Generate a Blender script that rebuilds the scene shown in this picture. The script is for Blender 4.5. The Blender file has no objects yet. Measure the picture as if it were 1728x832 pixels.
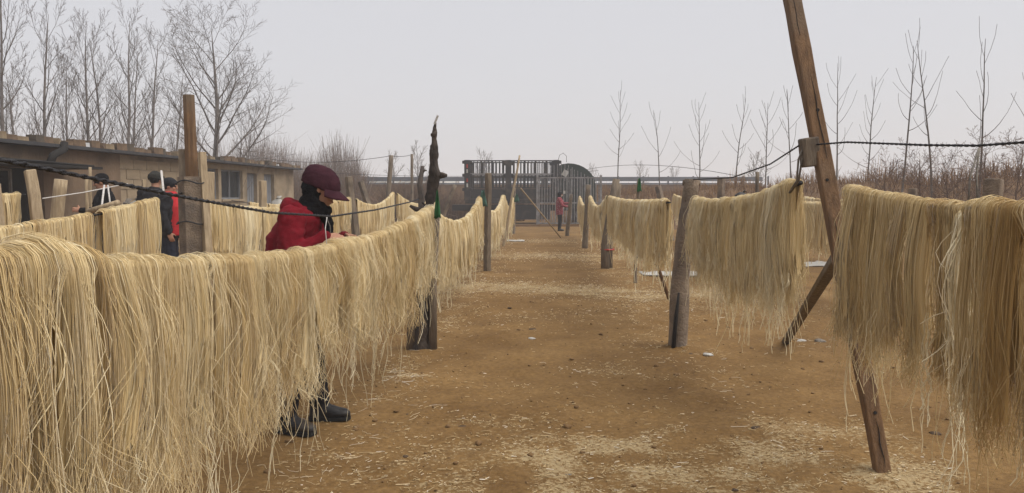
import bpy, math, random
import numpy as np
from mathutils import Vector, Matrix, noise as mnoise

# ------------------------------------------------------------------ camera, sky, sun, exposure
SC = bpy.context.scene
COL = SC.collection
EYE = 1.5
FPX = 1300.0                        # focal length in photograph pixels (1728 wide)
PITCH = math.atan(88.0 / FPX)

cam_data = bpy.data.cameras.new("camera")
cam_data.sensor_width = 36.0
cam_data.lens = 36.0 * FPX / 1728.0
cam_data.clip_start = 0.05
cam_data.clip_end = 3000.0
cam = bpy.data.objects.new("camera", cam_data)
COL.objects.link(cam)
cam.location = (0, 0, EYE)
cam.rotation_euler = (math.radians(90) - PITCH, 0, 0)
SC.camera = cam

SUN_EL, SUN_AZ = math.radians(57), math.radians(108)   # azimuth clockwise from +Y (the view direction)
world = bpy.data.worlds.new("World")
SC.world = world
world.use_nodes = True
wn, wl = world.node_tree.nodes, world.node_tree.links
wn.clear()
wo = wn.new("ShaderNodeOutputWorld")
wb = wn.new("ShaderNodeBackground")
wb.inputs["Strength"].default_value = 0.1
sky = wn.new("ShaderNodeTexSky")
sky.sky_type = 'NISHITA'
sky.sun_disc = False
sky.sun_elevation = SUN_EL
sky.sun_rotation = SUN_AZ
sky.dust_density = 4.0
sky.air_density = 1.0
wmix = wn.new("ShaderNodeMix"); wmix.data_type = 'RGBA'
wmix.inputs[0].default_value = 0.90
wl.new(sky.outputs[0], wmix.inputs[6])
wmix.inputs[7].default_value = (3.2, 3.15, 3.24, 1)      # even overcast cloud cover
wl.new(wmix.outputs[2], wb.inputs["Color"])
wl.new(wb.outputs[0], wo.inputs["Surface"])

sun_data = bpy.data.lights.new("sun", 'SUN')
sun_data.energy = 1.5
sun_data.angle = math.radians(60)
sun_data.color = (1.0, 0.95, 0.88)
sun = bpy.data.objects.new("sun", sun_data)
COL.objects.link(sun)
sd = Vector((math.sin(SUN_AZ) * math.cos(SUN_EL), math.cos(SUN_AZ) * math.cos(SUN_EL), math.sin(SUN_EL)))
sun.rotation_euler = sd.to_track_quat('Z', 'Y').to_euler()
sun.location = sd * 50

SC.view_settings.view_transform = 'Standard'
SC.view_settings.look = 'None'
SC.view_settings.exposure = 1.16
SC.view_settings.gamma = 1.0
SC.view_settings.use_curve_mapping = False
SC.render.engine = 'CYCLES'
SC.cycles.use_denoising = True
SC.cycles.max_bounces = 6
SC.cycles.diffuse_bounces = 3
SC.cycles.glossy_bounces = 2
SC.cycles.transmission_bounces = 4
SC.cycles.volume_bounces = 1
SC.cycles.transparent_max_bounces = 8
SC.cycles.caustics_reflective = False
SC.cycles.caustics_refractive = False

# ------------------------------------------------------------------ helpers
rnd = random.Random(7)
RG = np.random.default_rng(11)


def ray(px, py):
    cp, sp = math.cos(PITCH), math.sin(PITCH)
    a, b = (px - 864.0) / FPX, (416.0 - py) / FPX
    return Vector((a, cp + b * sp, -sp + b * cp))


def at(px, py, d):
    r = ray(px, py)
    return Vector((0, 0, EYE)) + r * (d / r.y)


def gnd(px, py):
    r = ray(px, py)
    return Vector((0, 0, EYE)) + r * (EYE / -r.z)


def mat(name, c1, c2=None, scale=6.0, rough=0.85, bump=0.0, bscale=40.0, stretch=(1, 1, 1), metal=0.0, spec=0.3,
        detail=6.0, c3=None, s3=1.5, coord='Object'):
    m = bpy.data.materials.new(name)
    m.use_nodes = True
    n, l = m.node_tree.nodes, m.node_tree.links
    p = n["Principled BSDF"]
    p.inputs["Roughness"].default_value = rough
    p.inputs["Metallic"].default_value = metal
    p.inputs["Specular IOR Level"].default_value = spec
    c2 = c2 or tuple(x * 0.6 for x in c1)
    tc = n.new("ShaderNodeTexCoord")
    mp = n.new("ShaderNodeMapping"); mp.inputs["Scale"].default_value = stretch
    l.new(tc.outputs[coord], mp.inputs[0])
    nz = n.new("ShaderNodeTexNoise")
    nz.inputs["Scale"].default_value = scale; nz.inputs["Detail"].default_value = detail
    l.new(mp.outputs[0], nz.inputs["Vector"])
    rp = n.new("ShaderNodeValToRGB")
    rp.color_ramp.elements[0].position = 0.32; rp.color_ramp.elements[1].position = 0.68
    rp.color_ramp.elements[0].color = (*c2, 1); rp.color_ramp.elements[1].color = (*c1, 1)
    l.new(nz.outputs[0], rp.inputs[0])
    out = rp.outputs[0]
    if c3:
        n3 = n.new("ShaderNodeTexNoise"); n3.inputs["Scale"].default_value = s3; n3.inputs["Detail"].default_value = 5
        l.new(tc.outputs[coord], n3.inputs["Vector"])
        r3 = n.new("ShaderNodeValToRGB")
        r3.color_ramp.elements[0].position = 0.5; r3.color_ramp.elements[1].position = 0.66
        l.new(n3.outputs[0], r3.inputs[0])
        mx = n.new("ShaderNodeMix"); mx.data_type = 'RGBA'
        l.new(r3.outputs[0], mx.inputs[0]); l.new(out, mx.inputs[6]); mx.inputs[7].default_value = (*c3, 1)
        out = mx.outputs[2]
    l.new(out, p.inputs["Base Color"])
    if bump:
        nb = n.new("ShaderNodeTexNoise"); nb.inputs["Scale"].default_value = bscale; nb.inputs["Detail"].default_value = 5
        l.new(mp.outputs[0], nb.inputs["Vector"])
        bp = n.new("ShaderNodeBump"); bp.inputs["Strength"].default_value = bump; bp.inputs["Distance"].default_value = 0.02
        l.new(nb.outputs[0], bp.inputs["Height"]); l.new(bp.outputs[0], p.inputs["Normal"])
    return m


def strand_mat(name, dark, mid, pale, trans=0.25, sheen=0.0):
    m = bpy.data.materials.new(name)
    m.use_nodes = True
    n, l = m.node_tree.nodes, m.node_tree.links
    p = n["Principled BSDF"]
    p.inputs["Roughness"].default_value = 0.62
    p.inputs["Specular IOR Level"].default_value = 0.5 if sheen else 0.25
    p.inputs["Sheen Weight"].default_value = sheen
    p.inputs["Sheen Roughness"].default_value = 0.4
    a = n.new("ShaderNodeAttribute"); a.attribute_name = "tone"
    rp = n.new("ShaderNodeValToRGB")
    e = rp.color_ramp.elements
    e[0].position = 0.0; e[0].color = (*dark, 1)
    e[1].position = 1.0; e[1].color = (*pale, 1)
    k = e.new(0.5); k.color = (*mid, 1)
    l.new(a.outputs["Fac"], rp.inputs[0])
    l.new(rp.outputs[0], p.inputs["Base Color"])
    if trans:
        tr = n.new("ShaderNodeBsdfTranslucent")
        l.new(rp.outputs[0], tr.inputs[0])
        ms = n.new("ShaderNodeMixShader"); ms.inputs[0].default_value = trans
        l.new(p.outputs[0], ms.inputs[1]); l.new(tr.outputs[0], ms.inputs[2])
        l.new(ms.outputs[0], n["Material Output"].inputs["Surface"])
    return m


def np_mesh(name, V, Q, smooth=True, tone=None):
    me = bpy.data.meshes.new(name)
    V = np.ascontiguousarray(V, dtype=np.float32); Q = np.ascontiguousarray(Q, dtype=np.int32)
    nf, k = Q.shape
    me.vertices.add(len(V)); me.vertices.foreach_set("co", V.ravel())
    me.loops.add(nf * k); me.loops.foreach_set("vertex_index", Q.ravel())
    me.polygons.add(nf)
    me.polygons.foreach_set("loop_start", np.arange(0, nf * k, k, dtype=np.int32))
    me.polygons.foreach_set("loop_total", np.full(nf, k, dtype=np.int32))
    if smooth:
        me.polygons.foreach_set("use_smooth", np.ones(nf, dtype=bool))
    if tone is not None:
        at_ = me.attributes.new("tone", 'FLOAT', 'POINT')
        at_.data.foreach_set("value", np.ascontiguousarray(tone, dtype=np.float32))
    me.update(calc_edges=True)
    return me


def tubes(P, R, k=3):
    """P (N,M,3) centre lines, R (N,M) radii -> verts, quads."""
    N, M, _ = P.shape
    T = np.gradient(P, axis=1)
    T /= np.linalg.norm(T, axis=2, keepdims=True) + 1e-9
    D = P[:, -1] - P[:, 0]
    ref = np.where((np.abs(D[:, 2]) > 0.7 * np.linalg.norm(D, axis=1))[:, None], np.array([[0.31, 0.95, 0.0]]), np.array([[0.05, 0.08, 1.0]]))
    A = ref[:, None, :] - (T * ref[:, None, :]).sum(2, keepdims=True) * T
    A /= np.linalg.norm(A, axis=2, keepdims=True) + 1e-9
    B = np.cross(T, A)
    an = np.arange(k) * 2 * np.pi / k
    V = P[:, :, None, :] + R[:, :, None, None] * (np.cos(an)[None, None, :, None] * A[:, :, None, :] + np.sin(an)[None, None, :, None] * B[:, :, None, :])
    idx = np.arange(N * M * k).reshape(N, M, k)
    a = idx[:, :-1, :]; b = np.roll(a, -1, axis=2); d = idx[:, 1:, :]; c = np.roll(d, -1, axis=2)
    Q = np.stack([a, b, c, d], axis=-1).reshape(-1, 4)
    return V.reshape(-1, 3), Q


def link(name, me, m, parent=None, loc=(0, 0, 0), rz=0.0):
    o = bpy.data.objects.new(name, me)
    COL.objects.link(o)
    if m is not None:
        if len(me.materials) == 0:
            me.materials.append(m)
    o.location = loc
    o.rotation_euler = (0, 0, rz)
    o.parent = parent
    return o


def tag(o, label=None, cat=None, group=None, kind=None):
    if label: o["label"] = label
    if cat: o["category"] = cat
    if group: o["group"] = group
    if kind: o["kind"] = kind
    return o


def empty(name, loc, rz=0.0, **kw):
    o = bpy.data.objects.new(name, None)
    o.empty_display_size = 0.1
    COL.objects.link(o)
    o.location = loc
    o.rotation_euler = (0, 0, rz)
    return tag(o, **kw)


class MB:
    def __init__(s):
        s.v, s.f = [], []

    def add(s, vs, fs):
        b = len(s.v)
        s.v += [tuple(v) for v in vs]
        s.f += [tuple(i + b for i in f) for f in fs]
        return s

    def box(s, c, size, rot=None, taper=1.0):
        hx, hy, hz = (x / 2 for x in size)
        vs = []
        for z in (-1, 1):
            k = 1.0 if z < 0 else taper
            for x, y in ((-1, -1), (1, -1), (1, 1), (-1, 1)):
                v = Vector((x * hx * k, y * hy * k, z * hz))
                if rot is not None:
                    v = rot @ v
                vs.append(v + Vector(c))
        return s.add(vs, [(3, 2, 1, 0), (4, 5, 6, 7), (0, 1, 5, 4), (1, 2, 6, 5), (2, 3, 7, 6), (3, 0, 4, 7)])

    def bar(s, p, q, w, h=None, up=(0, 0, 1)):
        p, q = Vector(p), Vector(q)
        d = (q - p)
        L = d.length
        d.normalize()
        a = Vector(up).cross(d)
        if a.length < 1e-3:
            a = Vector((1, 0, 0)).cross(d)
        a.normalize()
        b = d.cross(a)
        R = Matrix((a, b, d)).transposed()
        return s.box((p + q) / 2, (w, h or w, L), R)

    def tube(s, pts, rad, n=8, rough=0.0, seed=0.0, caps=True):
        pts = [Vector(p) for p in pts]
        if not isinstance(rad, (list, tuple)):
            rad = [rad] * len(pts)
        vs, fs = [], []
        ref = None
        for i, p in enumerate(pts):
            t = (pts[min(i + 1, len(pts) - 1)] - pts[max(i - 1, 0)]).normalized()
            if ref is None:
                ref = Vector((0, 1, 0)) if abs(t.y) < 0.8 else Vector((1, 0, 0))
            a = (ref - ref.dot(t) * t).normalized(); ref = a
            b = t.cross(a)
            for j in range(n):
                an = 2 * math.pi * j / n
                dr = a * math.cos(an) + b * math.sin(an)
                r = rad[i]
                if rough:
                    q = p + dr * r
                    r *= 1 + rough * mnoise.noise(q * 9 + Vector((seed, 0, 0))) + 0.5 * rough * mnoise.noise(q * 31 + Vector((0, seed, 0)))
                vs.append(p + dr * r)
        for i in range(len(pts) - 1):
            for j in range(n):
                k = (j + 1) % n
                fs.append((i * n + j, i * n + k, (i + 1) * n + k, (i + 1) * n + j))
        if caps:
            fs.append(tuple(range(n - 1, -1, -1)))
            e = (len(pts) - 1) * n
            fs.append(tuple(range(e, e + n)))
        return s.add(vs, fs)

    def loft(s, secs, n=18):
        """secs: (centre, half-axis u, half-axis v)"""
        vs, fs = [], []
        for c, u, v in secs:
            c, u, v = Vector(c), Vector(u), Vector(v)
            for j in range(n):
                an = 2 * math.pi * j / n
                vs.append(c + u * math.cos(an) + v * math.sin(an))
        for i in range(len(secs) - 1):
            for j in range(n):
                k = (j + 1) % n
                fs.append((i * n + j, i * n + k, (i + 1) * n + k, (i + 1) * n + j))
        fs.append(tuple(range(n - 1, -1, -1)))
        e = (len(secs) - 1) * n
        fs.append(tuple(range(e, e + n)))
        return s.add(vs, fs)

    def ball(s, c, r, n=14, m=9, rot=None):
        if not isinstance(r, (list, tuple)):
            r = (r, r, r)
        vs, fs = [], []
        for i in range(1, m):
            th = math.pi * i / m
            for j in range(n):
                ph = 2 * math.pi * j / n
                v = Vector((r[0] * math.sin(th) * math.cos(ph), r[1] * math.sin(th) * math.sin(ph), r[2] * math.cos(th)))
                vs.append((rot @ v if rot is not None else v) + Vector(c))
        for z in (1, -1):
            v = Vector((0, 0, z * r[2]))
            vs.append((rot @ v if rot is not None else v) + Vector(c))
        for i in range(m - 2):
            for j in range(n):
                k = (j + 1) % n
                fs.append((i * n + j, (i + 1) * n + j, (i + 1) * n + k, i * n + k))
        t = (m - 1) * n
        for j in range(n):
            k = (j + 1) % n
            fs.append((t, j, k))
            fs.append((t + 1, (m - 2) * n + k, (m - 2) * n + j))
        return s.add(vs, fs)

    def limb(s, pts, rads, n=12):
        """a tapered tube with rounded ends"""
        pts = [Vector(p) for p in pts]
        s.tube(pts, rads, n)
        for p, r in zip(pts, rads):
            s.ball(p, r, n, 8)
        return s

    def mesh(s, name, smooth=False):
        me = bpy.data.meshes.new(name)
        me.from_pydata([tuple(v) for v in s.v], [], s.f)
        if smooth:
            me.polygons.foreach_set("use_smooth", [True] * len(me.polygons))
        me.update()
        return me

    def build(s, name, m, parent=None, loc=(0, 0, 0), rz=0.0, smooth=False, bevel=0.0):
        me = s.mesh(name, smooth)
        o = link(name, me, m, parent, loc, rz)
        if bevel:
            b = o.modifiers.new("bevel", 'BEVEL')
            b.width = bevel; b.segments = 2; b.limit_method = 'ANGLE'
        return o


def fuse(mb, voxel, smooth=4, keep=1.0, wrinkle=None):
    """weld overlapping closed lofts into one continuous skin"""
    me = mb.mesh("tmp")
    o = bpy.data.objects.new("tmp", me)
    if "weld" not in bpy.data.scenes:
        bpy.data.scenes.new("weld")
    FS = bpy.data.scenes["weld"]
    FS.collection.objects.link(o)
    r = o.modifiers.new("r", 'REMESH'); r.mode = 'VOXEL'; r.voxel_size = voxel
    if smooth:
        k = o.modifiers.new("s", 'SMOOTH'); k.iterations = smooth; k.factor = 0.5
    if keep < 1:
        d = o.modifiers.new("d", 'DECIMATE'); d.ratio = keep
    FS.view_layers[0].update()
    dg = FS.view_layers[0].depsgraph
    out = bpy.data.meshes.new_from_object(o.evaluated_get(dg))
    bpy.data.objects.remove(o)
    bpy.data.meshes.remove(me)
    if wrinkle:
        amp, sc, sd_ = wrinkle
        nrm_ = [v.normal.copy() for v in out.vertices]
        for v, vn in zip(out.vertices, nrm_):
            q = Vector((v.co.x * sc, v.co.y * sc, v.co.z * sc * 1.7)) + Vector((sd_, sd_ * 2, 0))
            f = abs(mnoise.noise(q)) * 2 - 0.5 + 0.6 * (abs(mnoise.noise(q * 2.3)) * 2 - 0.5)
            v.co += vn * (amp * f)
    out.polygons.foreach_set("use_smooth", [True] * len(out.polygons))
    out.update()
    return out


# value noise on arrays, for the ground and litter
_tab = np.random.default_rng(5).random((256, 256))


def vnoise(x, y):
    xi, yi = np.floor(x).astype(int), np.floor(y).astype(int)
    fx, fy = x - xi, y - yi
    fx = fx * fx * (3 - 2 * fx); fy = fy * fy * (3 - 2 * fy)
    g = lambda a, b: _tab[a & 255, b & 255]
    return (g(xi, yi) * (1 - fx) + g(xi + 1, yi) * fx) * (1 - fy) + (g(xi, yi + 1) * (1 - fx) + g(xi + 1, yi + 1) * fx) * fy


def fbm(x, y, o=4):
    s, a, t = 0.0, 1.0, 0.0
    for _ in range(o):
        s = s + a * vnoise(x, y); t += a
        a *= 0.5; x = x * 2.03 + 17.1; y = y * 2.03 + 5.7
    return s / t


# ------------------------------------------------------------------ materials
M = {}
M['noodle'] = strand_mat("noodle", (0.50, 0.325, 0.115), (0.745, 0.585, 0.305), (0.92, 0.825, 0.58), 0.12, 0.4)
M['scrap'] = strand_mat("noodle_scrap", (0.36, 0.25, 0.12), (0.56, 0.43, 0.24), (0.80, 0.75, 0.66), 0.0)
M['rope'] = mat("black_rope", (0.03, 0.03, 0.034), (0.012, 0.012, 0.014), 90, 0.7, 0.6, 120)
M['greyrope'] = mat("grey_rope", (0.22, 0.2, 0.17), (0.1, 0.09, 0.08), 60, 0.9)
M['whiterope'] = mat("white_cord", (0.6, 0.58, 0.55), (0.4, 0.38, 0.36), 60, 0.8)
M['concrete'] = mat("post_concrete", (0.24, 0.185, 0.135), (0.13, 0.098, 0.07), 9, 0.95, 0.8, 55, c3=(0.085, 0.07, 0.06), s3=2.6)
M['timber'] = mat("brown_timber", (0.20, 0.115, 0.056), (0.10, 0.056, 0.028), 5, 0.75, 0.45, 30, (9, 9, 0.7), c3=(0.15, 0.11, 0.075), s3=1.3)
M['shrub'] = mat("shrub_twig", (0.16, 0.10, 0.07), (0.09, 0.055, 0.04), 4, 0.9)
M['greywood'] = mat("weathered_wood", (0.225, 0.18, 0.13), (0.11, 0.086, 0.063), 6, 0.9, 0.5, 30, (8, 8, 0.8), c3=(0.07, 0.055, 0.045), s3=2.2)
M['palewood'] = mat("pale_wood", (0.42, 0.33, 0.215), (0.26, 0.195, 0.12), 6, 0.85, 0.4, 30, (8, 8, 0.8))
M['bark'] = mat("dead_bark", (0.085, 0.065, 0.052), (0.022, 0.018, 0.016), 11, 0.95, 1.0, 42, (1, 1, 0.45))
M['twig'] = mat("winter_bark", (0.19, 0.165, 0.148), (0.10, 0.088, 0.08), 4, 0.9)
M['sapling'] = mat("sapling_bark", (0.13, 0.115, 0.10), (0.07, 0.062, 0.055), 4, 0.9)
M['brush'] = strand_mat("dry_brush", (0.10, 0.055, 0.032), (0.17, 0.098, 0.055), (0.26, 0.17, 0.09), 0.15)
M['dgrass'] = strand_mat("dry_grass", (0.10, 0.045, 0.02), (0.21, 0.105, 0.042), (0.36, 0.22, 0.095), 0.2)
M['thicket'] = strand_mat("far_twigs", (0.13, 0.10, 0.085), (0.20, 0.155, 0.13), (0.28, 0.22, 0.185), 0.0)
M['red'] = mat("red_fleece", (0.165, 0.007, 0.015), (0.115, 0.005, 0.010), 14, 0.9, 0.25, 160, spec=0.12)
M['maroon'] = mat("maroon_felt", (0.050, 0.017, 0.025), (0.033, 0.011, 0.017), 20, 0.95, 0.3, 240, spec=0.1)
M['black'] = mat("black_knit", (0.010, 0.010, 0.012), (0.005, 0.005, 0.006), 30, 0.95, 0.6, 130, spec=0.1)
M['blackcloth'] = mat("black_cloth", (0.016, 0.017, 0.021), (0.009, 0.009, 0.012), 12, 0.85, 0.3, 90, spec=0.2)
M['navy'] = mat("navy_cloth", (0.018, 0.022, 0.038), (0.010, 0.012, 0.022), 12, 0.85, 0.3, 90, spec=0.2)
M['boot'] = mat("black_boot", (0.02, 0.02, 0.022), (0.010, 0.010, 0.011), 20, 0.5, 0.2, 90, c3=(0.06, 0.045, 0.03), s3=6)
M['skin'] = mat("skin", (0.40, 0.215, 0.14), (0.33, 0.165, 0.105), 12, 0.6, 0.1, 120)
M['hair'] = mat("dark_hair", (0.012, 0.010, 0.009), (0.006, 0.005, 0.005), 40, 0.6)
M['olive'] = mat("olive_cap", (0.028, 0.027, 0.024), (0.016, 0.016, 0.014), 20, 0.95)
M['redbright'] = mat("red_vest", (0.44, 0.016, 0.022), (0.33, 0.010, 0.014), 12, 0.8, 0.2, 90)
M['eye'] = mat("eye_dark", (0.02, 0.015, 0.012), (0.015, 0.01, 0.01), 3, 0.2)
M['white'] = mat("white_plastic", (0.46, 0.45, 0.42), (0.33, 0.32, 0.29), 4, 0.6, 0.3, 30)
M['green'] = mat("green_cloth", (0.018, 0.12, 0.035), (0.010, 0.07, 0.02), 8, 0.8, 0.3, 60)
M['teal'] = mat("teal_cloth", (0.05, 0.12, 0.09), (0.03, 0.07, 0.055), 8, 0.8, 0.3, 60)
M['plaster'] = mat("mud_plaster", (0.20, 0.140, 0.092), (0.14, 0.098, 0.064), 2.2, 0.95, 0.6, 18, (1, 1, 0.5), c3=(0.10, 0.074, 0.052), s3=0.9)
M['blockwall'] = mat("tan_block", (0.34, 0.27, 0.185), (0.25, 0.195, 0.13), 2.8, 0.95, 0.5, 20, c3=(0.165, 0.13, 0.09), s3=1.1)
M['mortar'] = mat("mortar", (0.20, 0.16, 0.11), (0.15, 0.12, 0.08), 6, 0.95)
M['roof'] = mat("roof_sheet", (0.055, 0.055, 0.06), (0.03, 0.03, 0.033), 3, 0.8)
M['brickA'] = mat("brown_brick", (0.17, 0.115, 0.072), (0.09, 0.06, 0.04), 7, 0.95, 0.5, 30)
M['brickB'] = mat("dark_brick", (0.105, 0.085, 0.065), (0.06, 0.048, 0.038), 7, 0.95, 0.5, 30)
M['brickC'] = mat("tan_stone", (0.25, 0.19, 0.12), (0.15, 0.11, 0.07), 7, 0.95, 0.5, 30)
M['brickD'] = mat("pale_block", (0.50, 0.50, 0.50), (0.36, 0.36, 0.36), 7, 0.9, 0.4, 30)
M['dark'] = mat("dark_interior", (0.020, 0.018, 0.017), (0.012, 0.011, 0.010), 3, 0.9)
M['glass'] = mat("window_glass", (0.030, 0.034, 0.038), (0.018, 0.02, 0.023), 2, 0.12, spec=0.5)
M['greydoor'] = mat("grey_door", (0.20, 0.21, 0.225), (0.145, 0.15, 0.165), 3, 0.7)
M['steel'] = mat("galvanised_steel", (0.27, 0.27, 0.275), (0.13, 0.12, 0.115), 6, 0.55, metal=0.35, spec=0.5)
M['truck'] = mat("black_truck_paint", (0.022, 0.022, 0.026), (0.014, 0.014, 0.017), 4, 0.5, c3=(0.06, 0.05, 0.042), s3=2.0)
M['truckgreen'] = mat("dark_green_paint", (0.018, 0.032, 0.028), (0.012, 0.02, 0.018), 4, 0.45)
M['tyre'] = mat("tyre", (0.018, 0.018, 0.018), (0.01, 0.01, 0.01), 9, 0.9)
M['rim'] = mat("wheel_rim", (0.20, 0.2, 0.2), (0.1, 0.1, 0.1), 9, 0.6, metal=0.3)
M['redlamp'] = mat("red_reflector", (0.35, 0.03, 0.02), (0.25, 0.02, 0.015), 5, 0.4)
M['rail'] = mat("grey_rail", (0.115, 0.13, 0.155), (0.085, 0.095, 0.115), 1.0, 0.8)
M['stone'] = mat("grey_stone", (0.21, 0.185, 0.155), (0.12, 0.105, 0.088), 18, 0.9, 0.5, 60)
M['clod'] = mat("dark_clod", (0.09, 0.06, 0.04), (0.05, 0.034, 0.022), 18, 0.95, 0.6, 60)
M['check'] = mat("red_print", (0.24, 0.018, 0.03), (0.09, 0.008, 0.018), 24, 0.9, c3=(0.30, 0.12, 0.13), s3=16)


# ------------------------------------------------------------------ ground
MOUNDS = [(gnd(a, b).x, gnd(a, b).y, r, h) for a, b, r, h in ((710, 588, 0.2, 0.03), (1143, 588, 0.2, 0.028), (822, 460, 0.2, 0.03), (1490, 803, 0.13, 0.022), (1021, 457, 0.22, 0.03), (987, 419, 0.2, 0.03), (1325, 578, 0.14, 0.02))]
FEET = [(rnd.uniform(-0.9, 4.2), rnd.uniform(3.0, 12.5), rnd.gauss(1.45, 0.6), rnd.uniform(0.5, 1.1)) for _ in range(130)]


def ground_z(x, y):
    near = np.exp(-np.maximum(np.hypot(x, y) - 18, 0) / 15)
    z = 0.030 * (fbm(x * 0.8 + 40, y * 0.8 + 9, 3) - 0.5) + 0.030 * (fbm(x * 3.4, y * 3.4, 3) - 0.5) + 0.012 * (vnoise(x * 11, y * 11) - 0.5)
    z = z + 0.035 * (np.abs(fbm(x * 1.7 + 7, y * 1.7 + 3, 3) - 0.5))
    for fx, fy, fa, fs_ in FEET:
        u_ = (x - fx) * math.cos(fa) + (y - fy) * math.sin(fa); v_ = -(x - fx) * math.sin(fa) + (y - fy) * math.cos(fa)
        q = (u_ / 0.13) ** 2 + (v_ / 0.052) ** 2
        z = z + np.where(q < 9, fs_ * (-0.013 * np.exp(-q * q) + 0.006 * np.exp(-(q - 1.9) ** 2)), 0)
    for mx, my, mr, mh in MOUNDS:
        z = z + mh * np.exp(-((x - mx) ** 2 + (y - my) ** 2) / (mr * mr))
    return z * near


def chaff(x, y):
    """how thickly noodle crumbs lie on the soil (0..1)"""
    nz = fbm(x * 0.9 + 3, y * 0.9 + 8, 4)
    fine = fbm(x * 4.2 + 31, y * 4.2 + 2, 3)
    c = np.zeros_like(x)
    lane = np.exp(-((x - 0.5) / 5.0) ** 4)
    for d, w, a in ((12.1, 0.9, 0.95), (18.8, 1.2, 0.9), (25.0, 1.4, 0.85), (31.5, 1.6, 0.85), (9.6, 0.7, 0.22)):
        dd = d + 2.2 * (fbm(x * 0.5 + d, x * 0 + d, 2) - 0.5)
        c = np.maximum(c, a * np.exp(-((y - dd) / w) ** 2) * lane * np.clip(1.4 * fine + 0.2, 0, 1))
    for cx, cy, rx, ry, a in ((0.75, 4.15, 1.5, 0.95, 1.0), (0.1, 3.3, 2.2, 0.8, 0.8), (-0.2, 4.1, 0.8, 0.5, 0.8), (1.9, 4.7, 0.9, 0.5, 0.7), (0.4, 6.3, 1.2, 0.6, 0.45), (2.0, 3.9, 0.9, 0.6, 0.9), (-0.55, 5.0, 0.35, 0.25, 0.8),
                              (-0.1, 5.0, 0.3, 0.22, 0.85), (-0.75, 4.3, 0.6, 0.5, 0.5), (2.7, 14.0, 1.6, 1.2, 0.6), (3.2, 10.5, 1.2, 1.4, 0.6)):
        q = ((x - cx) / rx) ** 2 + ((y - cy) / ry) ** 2
        c = np.maximum(c, a * np.exp(-q ** 1.5) * np.clip((nz - 0.42) * 6.0, 0, 1) * np.clip((fine - 0.3) * 3.2, 0, 1))
    for a0 in (-1.21, 1.23):
        q = (x - (a0 + 0.043 * y)) / 0.42
        c = np.maximum(c, 0.42 * np.exp(-q * q) * np.clip((fine - 0.4) * 4, 0, 1))
    return np.clip(c, 0, 1)


def axis(dense0, dense1, step, far0, far1):
    mid = np.arange(dense0, dense1 + 1e-6, step)
    g = [0.0]
    while g[-1] < max(far1 - dense1, dense0 - far0):
        g.append(g[-1] * 1.22 + step * 1.3)
    g = np.array(g[1:])
    lo_, hi_ = dense0 - g, dense1 + g
    return np.concatenate([[far0], lo_[lo_ > far0][::-1], mid, hi_[hi_ < far1], [far1]])


xs = axis(-3.2, 5.2, 0.055, -420, 420)
ys = axis(1.4, 14.5, 0.06, -40, 420)
X, Y = np.meshgrid(xs, ys, indexing='ij')
GV = np.stack([X, Y, ground_z(X, Y)], -1).reshape(-1, 3)
ix = np.arange(len(xs) * len(ys)).reshape(len(xs), len(ys))
GQ = np.stack([ix[:-1, :-1], ix[1:, :-1], ix[1:, 1:], ix[:-1, 1:]], -1).reshape(-1, 4)
gm = np_mesh("ground", GV, GQ, True, chaff(X, Y).ravel())


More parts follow.
